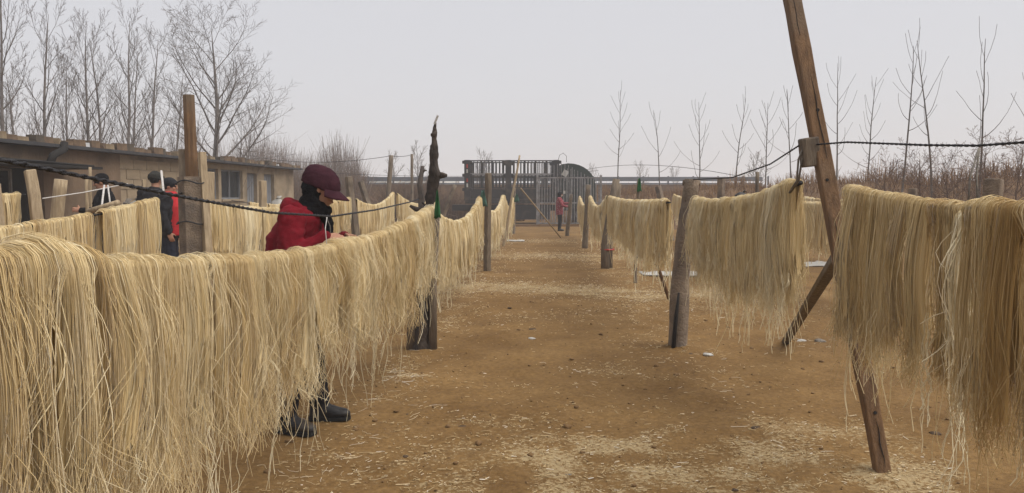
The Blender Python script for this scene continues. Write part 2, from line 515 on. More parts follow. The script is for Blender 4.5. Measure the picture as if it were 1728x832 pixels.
def ground_material():
    m = bpy.data.materials.new("trodden_soil")
    m.use_nodes = True
    n, l = m.node_tree.nodes, m.node_tree.links
    p = n["Principled BSDF"]; p.inputs["Roughness"].default_value = 0.95; p.inputs["Specular IOR Level"].default_value = 0.15
    tc = n.new("ShaderNodeTexCoord")

    def nz(s, d=6.0, r=0.6):
        q = n.new("ShaderNodeTexNoise"); q.inputs["Scale"].default_value = s; q.inputs["Detail"].default_value = d
        q.inputs["Roughness"].default_value = r
        l.new(tc.outputs["Object"], q.inputs["Vector"]); return q

    def ramp(src, a, b, ca, cb):
        r = n.new("ShaderNodeValToRGB")
        r.color_ramp.elements[0].position = a; r.color_ramp.elements[1].position = b
        r.color_ramp.elements[0].color = (*ca, 1); r.color_ramp.elements[1].color = (*cb, 1)
        l.new(src, r.inputs[0]); return r.outputs[0]

    def mix(f, a, b, mode='MIX'):
        q = n.new("ShaderNodeMix"); q.data_type = 'RGBA'; q.blend_type = mode
        for s, v in ((q.inputs[0], f), (q.inputs[6], a), (q.inputs[7], b)):
            if hasattr(v, 'is_output'):
                l.new(v, s)
            else:
                s.default_value = v if isinstance(v, float) else (*v, 1)
        return q.outputs[2]
    base = ramp(nz(1.1, 8).outputs[0], 0.35, 0.66, (0.148, 0.083, 0.029), (0.222, 0.133, 0.051))
    dark = ramp(nz(0.42, 5).outputs[0], 0.50, 0.75, (0, 0, 0), (0.3, 0.3, 0.3))
    base = mix(dark, base, (0.12, 0.068, 0.03))
    grain = ramp(nz(26, 5, 0.75).outputs[0], 0.36, 0.64, (0.72, 0.70, 0.68), (1.18, 1.2, 1.22))
    base = mix(1.0, base, grain, 'MULTIPLY')
    at_ = n.new("ShaderNodeAttribute"); at_.attribute_name = "tone"
    mm = n.new("ShaderNodeMath"); mm.operation = 'ADD'
    l.new(at_.outputs["Fac"], mm.inputs[0])
    n5 = nz(34, 9, 0.8)
    m2 = n.new("ShaderNodeMath"); m2.operation = 'MULTIPLY_ADD'; m2.inputs[1].default_value = 5.0; m2.inputs[2].default_value = -2.85
    l.new(n5.outputs[0], m2.inputs[0]); l.new(m2.outputs[0], mm.inputs[1])
    f = ramp(mm.outputs[0], 0.22, 0.62, (0, 0, 0), (0.85, 0.85, 0.85))
    col = mix(f, base, (0.37, 0.285, 0.16))
    l.new(col, p.inputs["Base Color"])
    b1 = n.new("ShaderNodeBump"); b1.inputs["Strength"].default_value = 0.55; b1.inputs["Distance"].default_value = 0.02
    l.new(nz(38, 8, 0.7).outputs[0], b1.inputs["Height"])
    b2 = n.new("ShaderNodeBump"); b2.inputs["Strength"].default_value = 0.35; b2.inputs["Distance"].default_value = 0.06
    l.new(nz(7, 6).outputs[0], b2.inputs["Height"]); l.new(b1.outputs[0], b2.inputs["Normal"])
    l.new(b2.outputs[0], p.inputs["Normal"])
    return m


tag(link("ground", gm, ground_material()), "bare brown trodden soil of the drying yard", kind="structure")


# ------------------------------------------------------------------ loose scraps of noodle on the soil (uncountable)
def scraps():
    N = 200000
    d = 2.6 + (1 - np.sqrt(RG.random(N))) * 24
    x = -1.3 + RG.random(N) * 5.6
    c = chaff(x, d)
    keep = RG.random(N) < (np.clip(c * fbm(x * 7, d * 7, 2) * 1.25, 0, 1) * 0.62 + 0.004)
    x, d, c = x[keep], d[keep], c[keep]
    n = len(x)
    L = 0.008 + RG.exponential(0.010, n)
    L[RG.random(n) < 0.01] *= 2.5
    a = RG.normal(0, 0.9, n)
    M_ = 2
    t = np.linspace(-0.5, 0.5, M_)
    bend = RG.normal(0, 0.28, n)
    P = np.zeros((n, M_, 3))
    along = L[:, None] * t
    side = (bend * L)[:, None] * (t * t * 4 - 0.4)
    P[:, :, 0] = x[:, None] + np.cos(a)[:, None] * along - np.sin(a)[:, None] * side
    P[:, :, 1] = d[:, None] + np.sin(a)[:, None] * along + np.cos(a)[:, None] * side
    P[:, :, 2] = ground_z(P[:, :, 0], P[:, :, 1]) + 0.003 + np.abs(RG.normal(0, 0.004, n))[:, None] + RG.normal(0, 0.10, (n, 1)) * L[:, None] * t
    R = np.repeat((0.0009 + 0.0008 * RG.random(n) + 0.00018 * d)[:, None], M_, 1)
    # whitish tangles and long single strands
    PL, RL = [], []
    for px, py, k, sp in ((682, 637, 60, 0.10), (645, 668, 25, 0.07), (715, 590, 10, 0.2), (765, 560, 12, 0.25), (560, 800, 16, 0.12),
                          (600, 770, 12, 0.1), (640, 745, 14, 0.14), (700, 700, 12, 0.15), (1190, 632, 12, 0.3), (1160, 672, 10, 0.25),
                          (1375, 578, 30, 0.25), (470, 800, 20, 0.15), (900, 640, 8, 0.4), (1330, 760, 30, 0.4), (1180, 596, 14, 0.2), (540, 690, 25, 0.2)):
        g = gnd(px, py)
        for _ in range(k):
            cx, cy = g.x + rnd.gauss(0, sp), g.y + rnd.gauss(0, sp * 0.9)
            an = rnd.gauss(0, 1.0); ln = rnd.uniform(0.03, 0.11)
            pts = []
            for i in range(9):
                an += rnd.gauss(0, 0.35)
                cx += math.cos(an) * ln / 8; cy += math.sin(an) * ln / 8
                pts.append((cx, cy, 0))
            PL.append(pts); RL.append(rnd.uniform(0.0009, 0.0015))
    PL = np.array(PL); PL[:, :, 2] = ground_z(PL[:, :, 0], PL[:, :, 1]) + 0.005
    V1, Q1 = tubes(P, R, 3)
    V2, Q2 = tubes(PL, np.repeat(np.array(RL)[:, None], 9, 1), 3)
    t1 = np.repeat(np.clip(RG.normal(0.36, 0.22, n), 0, 1), M_ * 3)
    t2 = np.repeat(np.clip(RG.normal(0.6, 0.2, len(PL)), 0, 1), 27)
    me = np_mesh("noodle_scraps", np.concatenate([V1, V2]), np.concatenate([Q1, Q2 + len(V1)]), True, np.concatenate([t1, t2]))
    tag(link("noodle_scraps", me, M['scrap']), "broken noodle scraps scattered over the soil", "noodle scraps", kind="stuff")


scraps()


def clods():
    N = 1700
    d = 2.8 + (1 - np.sqrt(RG.random(N))) * 16
    x = -1.4 + RG.random(N) * 6.2
    r = 0.0025 + RG.exponential(0.0030, N)
    tmpl = MB().ball((0, 0, 0), 1.0, 5, 3)
    tv = np.array(tmpl.v)
    tf = np.array([f if len(f) == 4 else (f[0], f[1], f[2], f[2]) for f in tmpl.f if len(f) == 4])
    tt = np.array([f for f in tmpl.f if len(f) == 3])
    V = tv[None] * (r[:, None, None] * np.array([1.2, 1.0, 0.7])) * (1 + 0.35 * RG.normal(0, 1, (N, len(tv), 1)))
    V[:, :, 0] += x[:, None]; V[:, :, 1] += d[:, None]; V[:, :, 2] += ground_z(x, d)[:, None] + (r * 0.3)[:, None]
    F = (tf[None] + (np.arange(N) * len(tv))[:, None, None]).reshape(-1, 4)
    F3 = (tt[None] + (np.arange(N) * len(tv))[:, None, None]).reshape(-1, 3)
    T = np.concatenate([F[:, [0, 1, 2]], F[:, [0, 2, 3]], F3])
    me = np_mesh("soil_clods", V.reshape(-1, 3), T, False)
    tag(link("soil_clods", me, M['soilclod']), "small crumbs of brown soil scattered over the yard", "soil clods", kind="stuff")


M['soilclod'] = mat("soil_crumb", (0.19, 0.115, 0.052), (0.12, 0.07, 0.032), 14, 0.95)
clods()


# ------------------------------------------------------------------ far setting: embankment, barrier, thicket, brush
def blades(name, pts, h, r, lean, m, tone, segs=4, droop=0.3):
    n = len(pts)
    t = np.linspace(0, 1, segs)
    az = RG.random(n) * 6.283
    ln = np.abs(RG.normal(0, lean, n))
    P = np.zeros((n, segs, 3))
    P[:, :, 0] = pts[:, 0:1] + (np.cos(az) * ln * h)[:, None] * t ** 1.5
    P[:, :, 1] = pts[:, 1:2] + (np.sin(az) * ln * h)[:, None] * t ** 1.5
    P[:, :, 2] = pts[:, 2:3] + h[:, None] * (t - droop * ln[:, None] * t ** 2)
    P[:, 1:-1, :2] += RG.normal(0, 0.03, (n, segs - 2, 2)) * h[:, None, None] * 0.6
    R = r[:, None] * (1 - 0.75 * t)[None, :]
    V, Q = tubes(P, R, 3)
    return np_mesh(name, V, Q, True, np.repeat(tone, segs * 3))


def berm_line(u):
    a, b, c = np.array([3.5, 47.0]), np.array([11.0, 30.0]), np.array([22.0, 19.5])
    u = np.asarray(u)[:, None]
    return a * (1 - u) ** 2 + 2 * b * u * (1 - u) + c * u * u


def berm_h(u):
    return 1.30 + 0.90 * u + 0.25 * (fbm(u * 30, u * 0 + 2, 3) - 0.5) * 2


uu = np.linspace(-0.05, 1.2, 120)
cl = berm_line(uu)
tg = np.gradient(cl, axis=0); tg /= np.linalg.norm(tg, axis=1, keepdims=True)
nm = np.stack([-tg[:, 1], tg[:, 0]], 1)
prof = np.array([(-3.6, -0.1), (-2.4, 0.35), (-1.3, 0.8), (-0.4, 1.0), (0.6, 1.0), (2.0, 0.75), (5.0, -0.1)])
BV = np.zeros((len(uu), len(prof), 3))
for j, (o_, hh) in enumerate(prof):
    BV[:, j, :2] = cl - nm * o_ * 1.0 * -1
    BV[:, j, 2] = hh * berm_h(uu) + 0.12 * (fbm(cl[:, 0] * 2 + j * 5, cl[:, 1] * 2, 3) - 0.5)
bi = np.arange(len(uu) * len(prof)).reshape(len(uu), len(prof))
BQ = np.stack([bi[:-1, :-1], bi[1:, :-1], bi[1:, 1:], bi[:-1, 1:]], -1).reshape(-1, 4)
M['bank'] = mat("bank_soil", (0.20, 0.12, 0.06), (0.12, 0.072, 0.038), 2.0, 0.95, 0.6, 12)
tag(link("embankment", np_mesh("embankment", BV.reshape(-1, 3), BQ), M['bank']), "low earth bank along the edge of the yard", kind="structure")

n = 12000
u = RG.random(n) * 1.2 - 0.03
c_ = berm_line(u)
off = RG.normal(0.0, 1.4, n)
tgu = berm_line(u + 0.01) - c_; tgu /= np.linalg.norm(tgu, axis=1, keepdims=True)
nmu = np.stack([-tgu[:, 1], tgu[:, 0]], 1)
pp = np.concatenate([c_ + nmu * off[:, None], (np.interp(off, prof[:, 0], prof[:, 1]) * berm_h(u))[:, None] - 0.03], 1)
clump = fbm(pp[:, 0] * 1.3, pp[:, 1] * 1.3, 3)
h = (0.30 + 1.1 * np.clip(clump - 0.3, 0, 1)) * (0.6 + 0.7 * RG.random(n)) * (0.75 + 0.5 * np.clip(u, 0, 1))
tone = np.clip(RG.normal(0.62, 0.22, n) - 0.25 * np.clip((u - 0.45) * 2, 0, 1), 0, 1)
tag(link("dry_grass", blades("dry_grass", pp, h, 0.006 + 0.012 * RG.random(n), 0.45, M['dgrass'], tone, 3), M['dgrass']),
    "dry russet grass and weeds covering the earth bank", "dry grass", kind="stuff")

# russet brush behind the yard on the left of the truck
n = 5200
pp = np.stack([-7.5 + RG.random(n) * 8.2, 43 + RG.random(n) * 5, np.zeros(n)], 1)
h = (0.7 + 2.3 * np.clip(fbm(pp[:, 0] * 0.55 + 3, pp[:, 1] * 0.2, 3) - 0.28, 0, 1)) * (0.5 + 0.6 * RG.random(n))
tag(link("dry_brush", blades("dry_brush", pp, h * 1.35, 0.012 + 0.02 * RG.random(n), 0.5, None, np.clip(RG.normal(0.35, 0.2, n), 0, 1), 3), M['brush']),
    "dark russet brush in front of the far barrier", "dry brush", kind="stuff")

# wood of thin bare stems far behind the low building
n = 3000
px = 395 + RG.random(n) * 225
dd = 46 + RG.random(n) * 22
xx = (px - 864) / FPX * dd
env = np.interp(px, [395, 440, 500, 530, 560, 600, 612, 622], [0.8, 0.86, 0.8, 0.7, 0.85, 0.85, 0.6, 0.35])
h = 6.1 * env * (0.55 + 0.5 * RG.random(n) ** 0.7) * (0.85 + 0.3 * fbm(px * 0.06, px * 0, 2))
tag(link("bare_wood", blades("bare_wood", np.stack([xx, dd, np.zeros(n)], 1), h, 0.012 + 0.02 * RG.random(n) ** 2, 0.14, None,
                             np.clip(RG.normal(0.5, 0.2, n), 0, 1), 6, 0.1), M['thicket']),
    "distant thicket of thin bare stems behind the low building", "thicket", kind="stuff")
n = 5200
px = 380 + RG.random(n) * 240
dd = 44 + RG.random(n) * 20
xx = (px - 864) / FPX * dd
tag(link("undergrowth", blades("undergrowth", np.stack([xx, dd, np.zeros(n)], 1), 1.0 + 2.4 * RG.random(n), 0.012 + 0.014 * RG.random(n), 0.4, None,
                               np.clip(RG.normal(0.45, 0.2, n), 0, 1), 3, 0.2), M['brush']),
    "reddish brown undergrowth at the foot of the distant thicket", "undergrowth", kind="stuff")

n = 1500
px = -20 + RG.random(n) * 430
dd = 25 + RG.random(n) * 14
xx = (px - 864) / FPX * dd
h = (2.6 + 1.9 * RG.random(n) ** 2) * (0.8 + 0.5 * fbm(px * 0.05, px * 0, 2))
tag(link("saplings_thicket", blades("saplings_thicket", np.stack([xx, dd, np.zeros(n)], 1), h, 0.006 + 0.008 * RG.random(n), 0.28, None,
                                    np.clip(RG.normal(0.4, 0.2, n), 0, 1), 6, 0.1), M['thicket']),
    "tangle of thin bare stems behind the low building's roof", "thicket", kind="stuff")

# road barrier far behind
bar_ = empty("road_barrier", (0, 62, 0), label="long grey road barrier wall far behind the truck", cat="barrier")
MB().box((-6, 0, 1.15), (52, 0.4, 2.3)).build("retaining_wall", M['bank'], bar_)
MB().box((-6, -0.25, 2.72), (52, 0.12, 0.34)).build("rail", M['rail'], bar_)
MB().box((-6, -0.25, 2.36), (52, 0.12, 0.10)).build("rail", M['rail'], bar_)
for i in range(27):
    MB().box((-31.5 + i * 2, -0.12, 2.6), (0.12, 0.1, 0.7)).build("rail_post", M['rail'], bar_)

# plastic greenhouses beyond
for k, (px, w, lab) in enumerate(((595, 9, "pale plastic greenhouse beyond the brush beside the thicket"), (690, 12, "long pale plastic greenhouse beyond the leaning utility pole"))):
    d = 95
    x0 = (px - 864) / FPX * d
    g = MB()
    secs = []
    pr = [(math.cos(a), math.sin(a)) for a in np.linspace(math.pi, 0, 13)]
    vs = [(x0 - w / 2, d + 4 * c, 3.6 * s_) for c, s_ in pr] + [(x0 + w / 2, d + 4 * c, 3.6 * s_) for c, s_ in pr]
    fs = [(i, i + 1, 14 + i, 13 + i) for i in range(12)] + [tuple(range(12, -1, -1)), tuple(range(13, 26))]
    e = empty("greenhouse", (x0, d, 0), label=lab, cat="greenhouse")
    MB().add([(v[0] - x0, v[1] - d, v[2]) for v in vs], fs).build("plastic_cover", M['white'], e)
    for i in range(7):
        xr = -w / 2 - 0.02 + (w + 0.04) * i / 6
        MB().tube([(xr, 4.04 * c, 3.64 * s_) for c, s_ in pr], 0.05, 5).build("hoop", M['steel'], e)


# ------------------------------------------------------------------ trees
def branch_tree(seed, H, r0, nb, spread, start, levels, wob=0.02, curve=0.55, ang=(35, 60), twigs=(8, 6), lenf=None, fork=None):
    """list of centre lines with radii: trunk, limbs, twigs"""
    rr = random.Random(seed)
    out = [[], [], []]
    trunk = []
    p = Vector((0, 0, 0)); d = Vector((rr.gauss(0, 0.03), rr.gauss(0, 0.03), 1)).normalized()
    n = 14
    for i in range(n):
        trunk.append((p.copy(), r0 * (1 - i / (n - 1)) ** 0.8 + 0.006))
        d = (d + Vector((rr.gauss(0, wob), rr.gauss(0, wob), 0.02))).normalized()
        p = p + d * (H / (n - 1))
    out[0].append(trunk)

    def pt(tr, t):
        f = t * (len(tr) - 1); i = min(int(f), len(tr) - 2); q = f - i
        return tr[i][0].lerp(tr[i + 1][0], q), tr[i][1] * (1 - q) + tr[i + 1][1] * q, (tr[i + 1][0] - tr[i][0]).normalized()

    def limb(o, dr, L, r, k, up):
        pts = []
        p = o.copy(); d = dr.normalized()
        for i in range(k):
            pts.append((p.copy(), max(r * (1 - i / (k - 1)) ** 0.9, 0.0032)))
            d = (d + Vector((rr.gauss(0, 0.07), rr.gauss(0, 0.07), up + rr.gauss(0, 0.03)))).normalized()
            p = p + d * (L / (k - 1))
        return pts

    def grow(tr, lev, L0, t0, count):
        az = rr.random() * 6.28
        for i in range(count):
            t = t0 + (0.97 - t0) * ((i + rr.random() * 0.8) / count)
            o, r, dd = pt(tr, t)
            az += 2.4 + rr.gauss(0, 0.35)
            a = math.radians(rr.uniform(*ang))
            if levels == 1:
                a = math.radians(max(20, 80 - 62 * max(0.0, (t - t0) / (1 - t0)) ** 0.8 + rr.gauss(0, 6)))
            s1 = Vector((math.cos(az), math.sin(az), 0)); s1 = (s1 - s1.dot(dd) * dd).normalized()
            dr = dd * math.cos(a) + s1 * math.sin(a)
            L = L0 * (lenf(t) if (lenf and lev == 1) else (1.05 - 0.55 * t)) * rr.uniform(0.7, 1.15)
            b = limb(o, dr, L, r * (0.55 if lev == 1 else 0.5), 9 if lev == 1 else (6 if lev == 2 else 4), curve * (0.16 if lev == 1 else 0.1))
            out[min(lev, 2)].append(b)
            if lev < levels:
                grow(b, lev + 1, L * (0.48 if lev == 1 else 0.42), 0.22, twigs[lev - 1])
    grow(trunk, 1, spread, start, nb)
    return out


def lines_mesh(name, groups, k):
    Vs, Qs, b = [], [], 0
    by = {}
    for ln in groups:
        by.setdefault(len(ln), []).append(ln)
    for m_, ls in by.items():
        P = np.array([[tuple(q[0]) for q in l] for l in ls]); R = np.array([[q[1] for q in l] for l in ls])
        V, Q = tubes(P, R, k)
        Vs.append(V); Qs.append(Q + b); b += len(V)
    return np_mesh(name, np.concatenate(Vs), np.concatenate(Qs), True)


def tree(name, label, px, d, H, seed, m, group, minr=0.0, base=0.0, **kw):
    t = branch_tree(seed, H, **kw)
    if minr:
        t = [[[(p, max(r, minr)) for p, r in ln] for ln in g] for g in t]
    e = empty(name, ((px - 864) / FPX * d, d, base), label=label, cat="tree", group=group)
    link("trunk", lines_mesh("trunk", t[0], 7), m, e)
    link("crown", lines_mesh("crown", t[1] + t[2], 3), m, e)
    return e


def above(top, d, base=0.0):
    return EYE + (328 - top) / FPX * d - base


BIG = dict(r0=0.16, nb=15, spread=4.6, start=0.22, levels=3, ang=(28, 58), twigs=(9, 6), curve=0.6)
tree("bare_tree", "broad bare tree with a rounded crown behind the tall timber-topped post", 362, 34, above(22, 34) * 0.92, 3, M['twig'], "bare trees behind the low building",
     minr=0.0052, **{**BIG, 'nb': 19, 'spread': 4.6, 'start': 0.17, 'twigs': (13, 9), 'ang': (32, 58), 'wob': 0.03, 'curve': 0.5, 'lenf': lambda t: 1.0 if t < 0.4 else 1.25 - 0.75 * t})
UP = dict(r0=0.075, nb=16, spread=3.0, start=0.15, levels=3, ang=(20, 46), twigs=(8, 5), curve=0.7)
for i, (px, top, d, lab) in enumerate((
        (10, -70, 25, "bare tree at the photo's edge whose straight stem passes above the frame"),
        (75, 8, 27, "bare tree with one long whip stem rising above the brown plaster wall"),
        (139, 40, 29, "slim bare poplar standing left of the pair above the brown plaster wall"),
        (170, 55, 31, "forked bare poplar with leaning stem above the end of the brown wall"),
        (207, 14, 30, "tallest of the bare poplars above the joint between brown and tan walls"),
        (256, 52, 32, "bare poplar above the tan block wall beside the timber-topped post"),
        (116, 95, 36, "short bushy bare tree low between the whip stem tree and slim poplar"),
        (226, 75, 38, "faint bare poplar just behind the tallest poplar"),
        (300, 105, 40, "low bare tree half hidden by the tall timber-topped post"),
        (36, 110, 34, "dark low bare tree over the open dark shed"),
        (415, 190, 42, "low bare bush tree at the thicket end beside the broad tree"))):
    tree("bare_tree", lab, px, d, above(top, d) * 0.95, 20 + i, M['twig'], "bare trees behind the low building", minr=0.0045 if d < 33 else 0.006,
         **{**UP, 'nb': 14 + i % 4, 'wob': 0.025 if i != 3 else 0.05, 'start': 0.25 if i in (0, 1, 2, 4) else 0.12})

SAP = dict(r0=0.036, nb=10, spread=1.7, start=0.45, levels=1, ang=(52, 78), curve=0.75, twigs=(0, 0), wob=0.022, lenf=lambda t: 1.3 - 0.8 * t)
for i, (px, top, d, lab) in enumerate((
        (1043, 152, 42, "young bare sapling with feathery crown nearest the steel gate"),
        (1116, 190, 40, "three-pronged bare sapling second from the steel gate"),
        (1180, 172, 38, "wide bare sapling above the grey concrete post"),
        (1237, 165, 37, "slim bare sapling just past the concrete post, fourth from the gate"),
        (1293, 175, 36, "bare sapling with upswept prongs behind the sloping black rope"),
        (1336, 155, 34, "bare sapling close behind the wooden block, left of the leaning pole"),
        (1411, 108, 30, "first bare sapling past the leaning pole, straight and slim"),
        (1456, 132, 31, "short bare sapling second past the leaning pole, fan-shaped crown"),
        (1516, 86, 25, "leaning bare sapling with a forked top, third past the leaning pole"),
        (1572, 68, 24, "tall curved bare sapling, fourth past the leaning pole"),
        (1648, 70, 22, "bare sapling with wide upswept arms above the squat stump post"),
        (1722, 40, 20.5, "bare sapling cut by the photo's edge past the stump post"))):
    nb = (14, 6, 12, 11, 12, 10, 10, 13, 9, 10, 8, 9)[i]
    tree("bare_sapling", lab, px, d, above(top, d), 60 + i, M['sapling'], "young saplings along the earth bank", minr=0.006 if d < 32 else 0.008,
         **{**SAP, 'nb': nb, 'spread': (1.6, 2.3, 2.0, 1.6, 1.9, 1.6, 1.7, 1.6, 1.8, 1.8, 2.0, 1.9)[i], 'start': (0.42, 0.45, 0.35, 0.45, 0.45, 0.45, 0.45, 0.4, 0.55, 0.5, 0.42, 0.42)[i]})

for i, (px, top, d, lab) in enumerate((
        (668, 268, 120, "faint far tree behind the leaning utility pole"),
        (705, 255, 110, "faint far round tree left of the twisted trunk"),
        (735, 270, 130, "faint far tree showing behind the twisted trunk"),
        (815, 262, 120, "faint far tree above the left end of the truck"),
        (1080, 282, 150, "faint far tree between the first two saplings"),
        (1135, 290, 160, "faint low far tree left of the concrete post"),
        (1000, 285, 170, "faint far tree just beyond the steel gate"),
        (1275, 272, 110, "hazy round far tree on the bank by the slim stake"))):
    tree("far_tree", lab, px, d, above(top, d), 90 + i, M['twig'], "faint trees far off in the haze", minr=0.03,
         **{**BIG, 'r0': 0.18, 'nb': 12, 'spread': 3.6, 'levels': 2, 'twigs': (9, 0), 'start': 0.2})

for i, (px, d, H, lab) in enumerate((
        (1490, 21, 2.6, "low leafless shrub on the bank behind the near right hank"),
        (1555, 20.5, 3.0, "spiky leafless shrub between the two curved saplings"),
        (1610, 20, 2.7, "round brown shrub left of the squat stump post"),
        (1668, 19.5, 3.3, "dark tangled shrub directly behind the squat stump post"),
        (1712, 19, 3.5, "tall tangled shrub at the photo's edge on the bank"))):
    t = branch_tree(120 + i, H * 0.75, r0=0.03, nb=20, spread=1.5, start=0.05, levels=3, ang=(25, 70), twigs=(9, 5), curve=0.3, wob=0.06)
    e = empty("bare_shrub", ((px - 864) / FPX * d, d, 0.2), label=lab, cat="shrub", group="bare shrubs on the earth bank")
    t = [[[(p, max(r, 0.0035)) for p, r in ln] for ln in g] for g in t]
    link("trunk", lines_mesh("trunk", t[0], 5), M['shrub'], e)
    link("crown", lines_mesh("crown", t[1] + t[2], 3), M['shrub'], e)


# ------------------------------------------------------------------ low building on the left
BW = Vector((0.065, 1, 0)).normalized()
brz = math.atan2(BW.y, BW.x)
B0 = Vector((-10.5 + 0.065 * 18.4, 18.4, 0))
bld = empty("low_building", B0, brz, label="long low flat-roofed brick shed with brown and tan walls", cat="building")
# local: x along the wall away from the camera, -y towards the yard
HR = 2.45


def bx(x0, x1, y0, y1, z0, z1, name, m, parent=bld, bevel=0.0):
    return MB().box(((x0 + x1) / 2, (y0 + y1) / 2, (z0 + z1) / 2), (x1 - x0, y1 - y0, z1 - z0)).build(name, m, parent, bevel=bevel)


bx(-2.75, -0.02, 0, 0.25, 0, HR, "wall", M['plaster'])
bx(-7.2, -2.75, 0, 0.25, 2.02, HR, "wall", M['plaster'])
bx(-7.2, -6.3, 0, 0.25, 0, 2.02, "wall", M['plaster'])
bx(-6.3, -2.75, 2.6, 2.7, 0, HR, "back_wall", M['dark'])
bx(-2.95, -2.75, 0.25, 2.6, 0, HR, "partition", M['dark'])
# tan wall made of pieces round the openings
ops = [(4.0, 5.35, 1.35, 2.28), (5.55, 7.15, 1.35, 2.28), (7.5, 8.35, 0, 2.22), (9.0, 9.95, 0, 2.22)]
xprev = 0.0
for (a, b, z0, z1) in ops:
    bx(xprev, a, 0.06, 0.3, 0, HR, "wall", M['blockwall'])
    bx(a, b, 0.06, 0.3, z1, HR, "lintel", M['blockwall'])
    if z0 > 0:
        bx(a, b, 0.06, 0.3, 0, z0, "wall", M['blockwall'])
    xprev = b
bx(xprev, 12.0, 0.06, 0.3, 0, HR, "wall", M['blockwall'])
bx(11.75, 12.0, 0.3, 4.0, 0, HR, "end_wall", M['blockwall'])
# courses of block on the tan wall (every block its own edges)
blk = MB().box((0, 0, 0), (0.585, 0.03, 0.232)).mesh("block")
blk.materials.append(M['blockwall'])
for r_ in range(9):
    for c_ in range(7):
        x = 0.31 + c_ * 0.6 + (0.3 if r_ % 2 else 0.0)
        if x + 0.3 > 3.98:
            continue
        o = link("block", blk, None, bld, (x, 0.055 + rnd.uniform(-0.004, 0.004), HR - 0.22 - r_ * 0.245))
for k, (a, b, z0, z1) in enumerate(ops[:2]):
    w = bx(a, b, 0.2, 0.22, z0, z1, "window", M['glass'])
    fw = 0.05
    for (x0, x1, zz0, zz1) in ((a, a + fw, z0, z1), (b - fw, b, z0, z1), (a + fw, b - fw, z0, z0 + fw), (a + fw, b - fw, z1 - fw, z1), ((a + b) / 2 - 0.02, (a + b) / 2 + 0.02, z0 + fw, z1 - fw)):
        bx(x0, x1, 0.15, 0.199, zz0, zz1, "frame", M['greydoor'], w)
    bx(a - 0.05, b + 0.05, 0.0, 0.15, z0 - 0.07, z0 - 0.003, "sill", M['blockwall'], w)
for k, (a, b, z0, z1) in enumerate(ops[2:]):
    w = bx(a, b, 0.18, 0.22, 0.02, z1, "door", M['greydoor'])
    for i in range(4):
        bx(a + 0.05 + i * (b - a - 0.06) / 4, a + 0.01 + (i + 1) * (b - a - 0.06) / 4, 0.165, 0.179, 0.1, z1 - 0.1, "board", M['greydoor'], w)
    bx(a + 0.08, a + 0.12, 0.12, 0.164, 1.0, 1.12, "handle", M['steel'], w)
rf = bx(-7.4, 12.15, -0.28, 4.2, HR + 0.002, HR + 0.07, "roof", M['roof'])
bk = []
for nm_, m_, sz in (("brick", M['brickA'], (0.32, 0.2, 0.15)), ("brick", M['brickB'], (0.28, 0.22, 0.17)), ("brick", M['brickC'], (0.25, 0.2, 0.14)), ("brick", M['brickD'], (0.28, 0.16, 0.10))):
    b_ = MB().box((0, 0, sz[2] / 2), sz, taper=0.93).mesh("brick")
    b_.materials.append(m_)
    bk.append(b_)
x = -7.3
while x < 12.0:
    k = rnd.choices((0, 1, 2, 3), (7, 4, 4, 1))[0]
    o = link("brick", bk[k], None, rf, (x + 0.17, rnd.uniform(-0.1, 0.05), HR + 0.071), rnd.gauss(0, 0.15))
    o.scale = (rnd.uniform(0.75, 1.15), 1, rnd.uniform(0.65, 1.15))
    x += rnd.uniform(0.27, 0.38)
bk2 = MB().box((0, 0, 0.05), (0.42, 0.3, 0.1)).mesh("brick"); bk2.materials.append(M['brickC'])
for i in range(16):
    link("brick", bk2, None, rf, (-6.5 + i * 0.9 + rnd.uniform(-0.3, 0.3), 0.5 + rnd.random() * 0.6, HR + 0.071), rnd.uniform(-0.6, 0.6))
# dark lean-to shelf and the pipe over the open shed
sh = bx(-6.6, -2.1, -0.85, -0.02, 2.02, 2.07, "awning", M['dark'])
for i in range(6):
    MB().tube([(-6.6 + rnd.random() * 0.3, -0.7 + i * 0.12, 2.1 + 0.02 * i), (-4.0, -0.72 + i * 0.12, 2.12 + rnd.uniform(0, 0.06)), (-2.3 + rnd.random() * 0.4, -0.68 + i * 0.12, 2.09)], 0.022, 6).build("rod", M['dark'], sh)
MB().tube([(-2.55, -0.33, HR + 0.1), (-2.6, -0.36, 2.42), (-2.95, -0.36, 2.28), (-3.05, -0.36, 2.12)], 0.075, 8).build("drain_pipe", M['dark'], bld, smooth=True)
lw = empty("window_frame", (0, 0, 0)); lw.parent = bld
for (a, b) in (((-5.9, 2.0), (-5.9, 0.9)), ((-4.9, 2.0), (-5.1, 0.9)), ((-4.1, 2.0), (-4.1, 0.9)), ((-5.9, 1.98), (-3.3, 1.98)), ((-5.9, 1.45), (-3.3, 1.45)), ((-3.3, 2.0), (-3.3, 0.9))):
    MB().bar((a[0], 0.3, a[1]), (b[0], 0.3, b[1]), 0.045).build("bar", M['steel'], lw)
# dark crates against the wall
MB().box((-1.55, -0.3, 0.35), (1.3, 0.4, 0.7)).build("panel", M['dark'], bld)


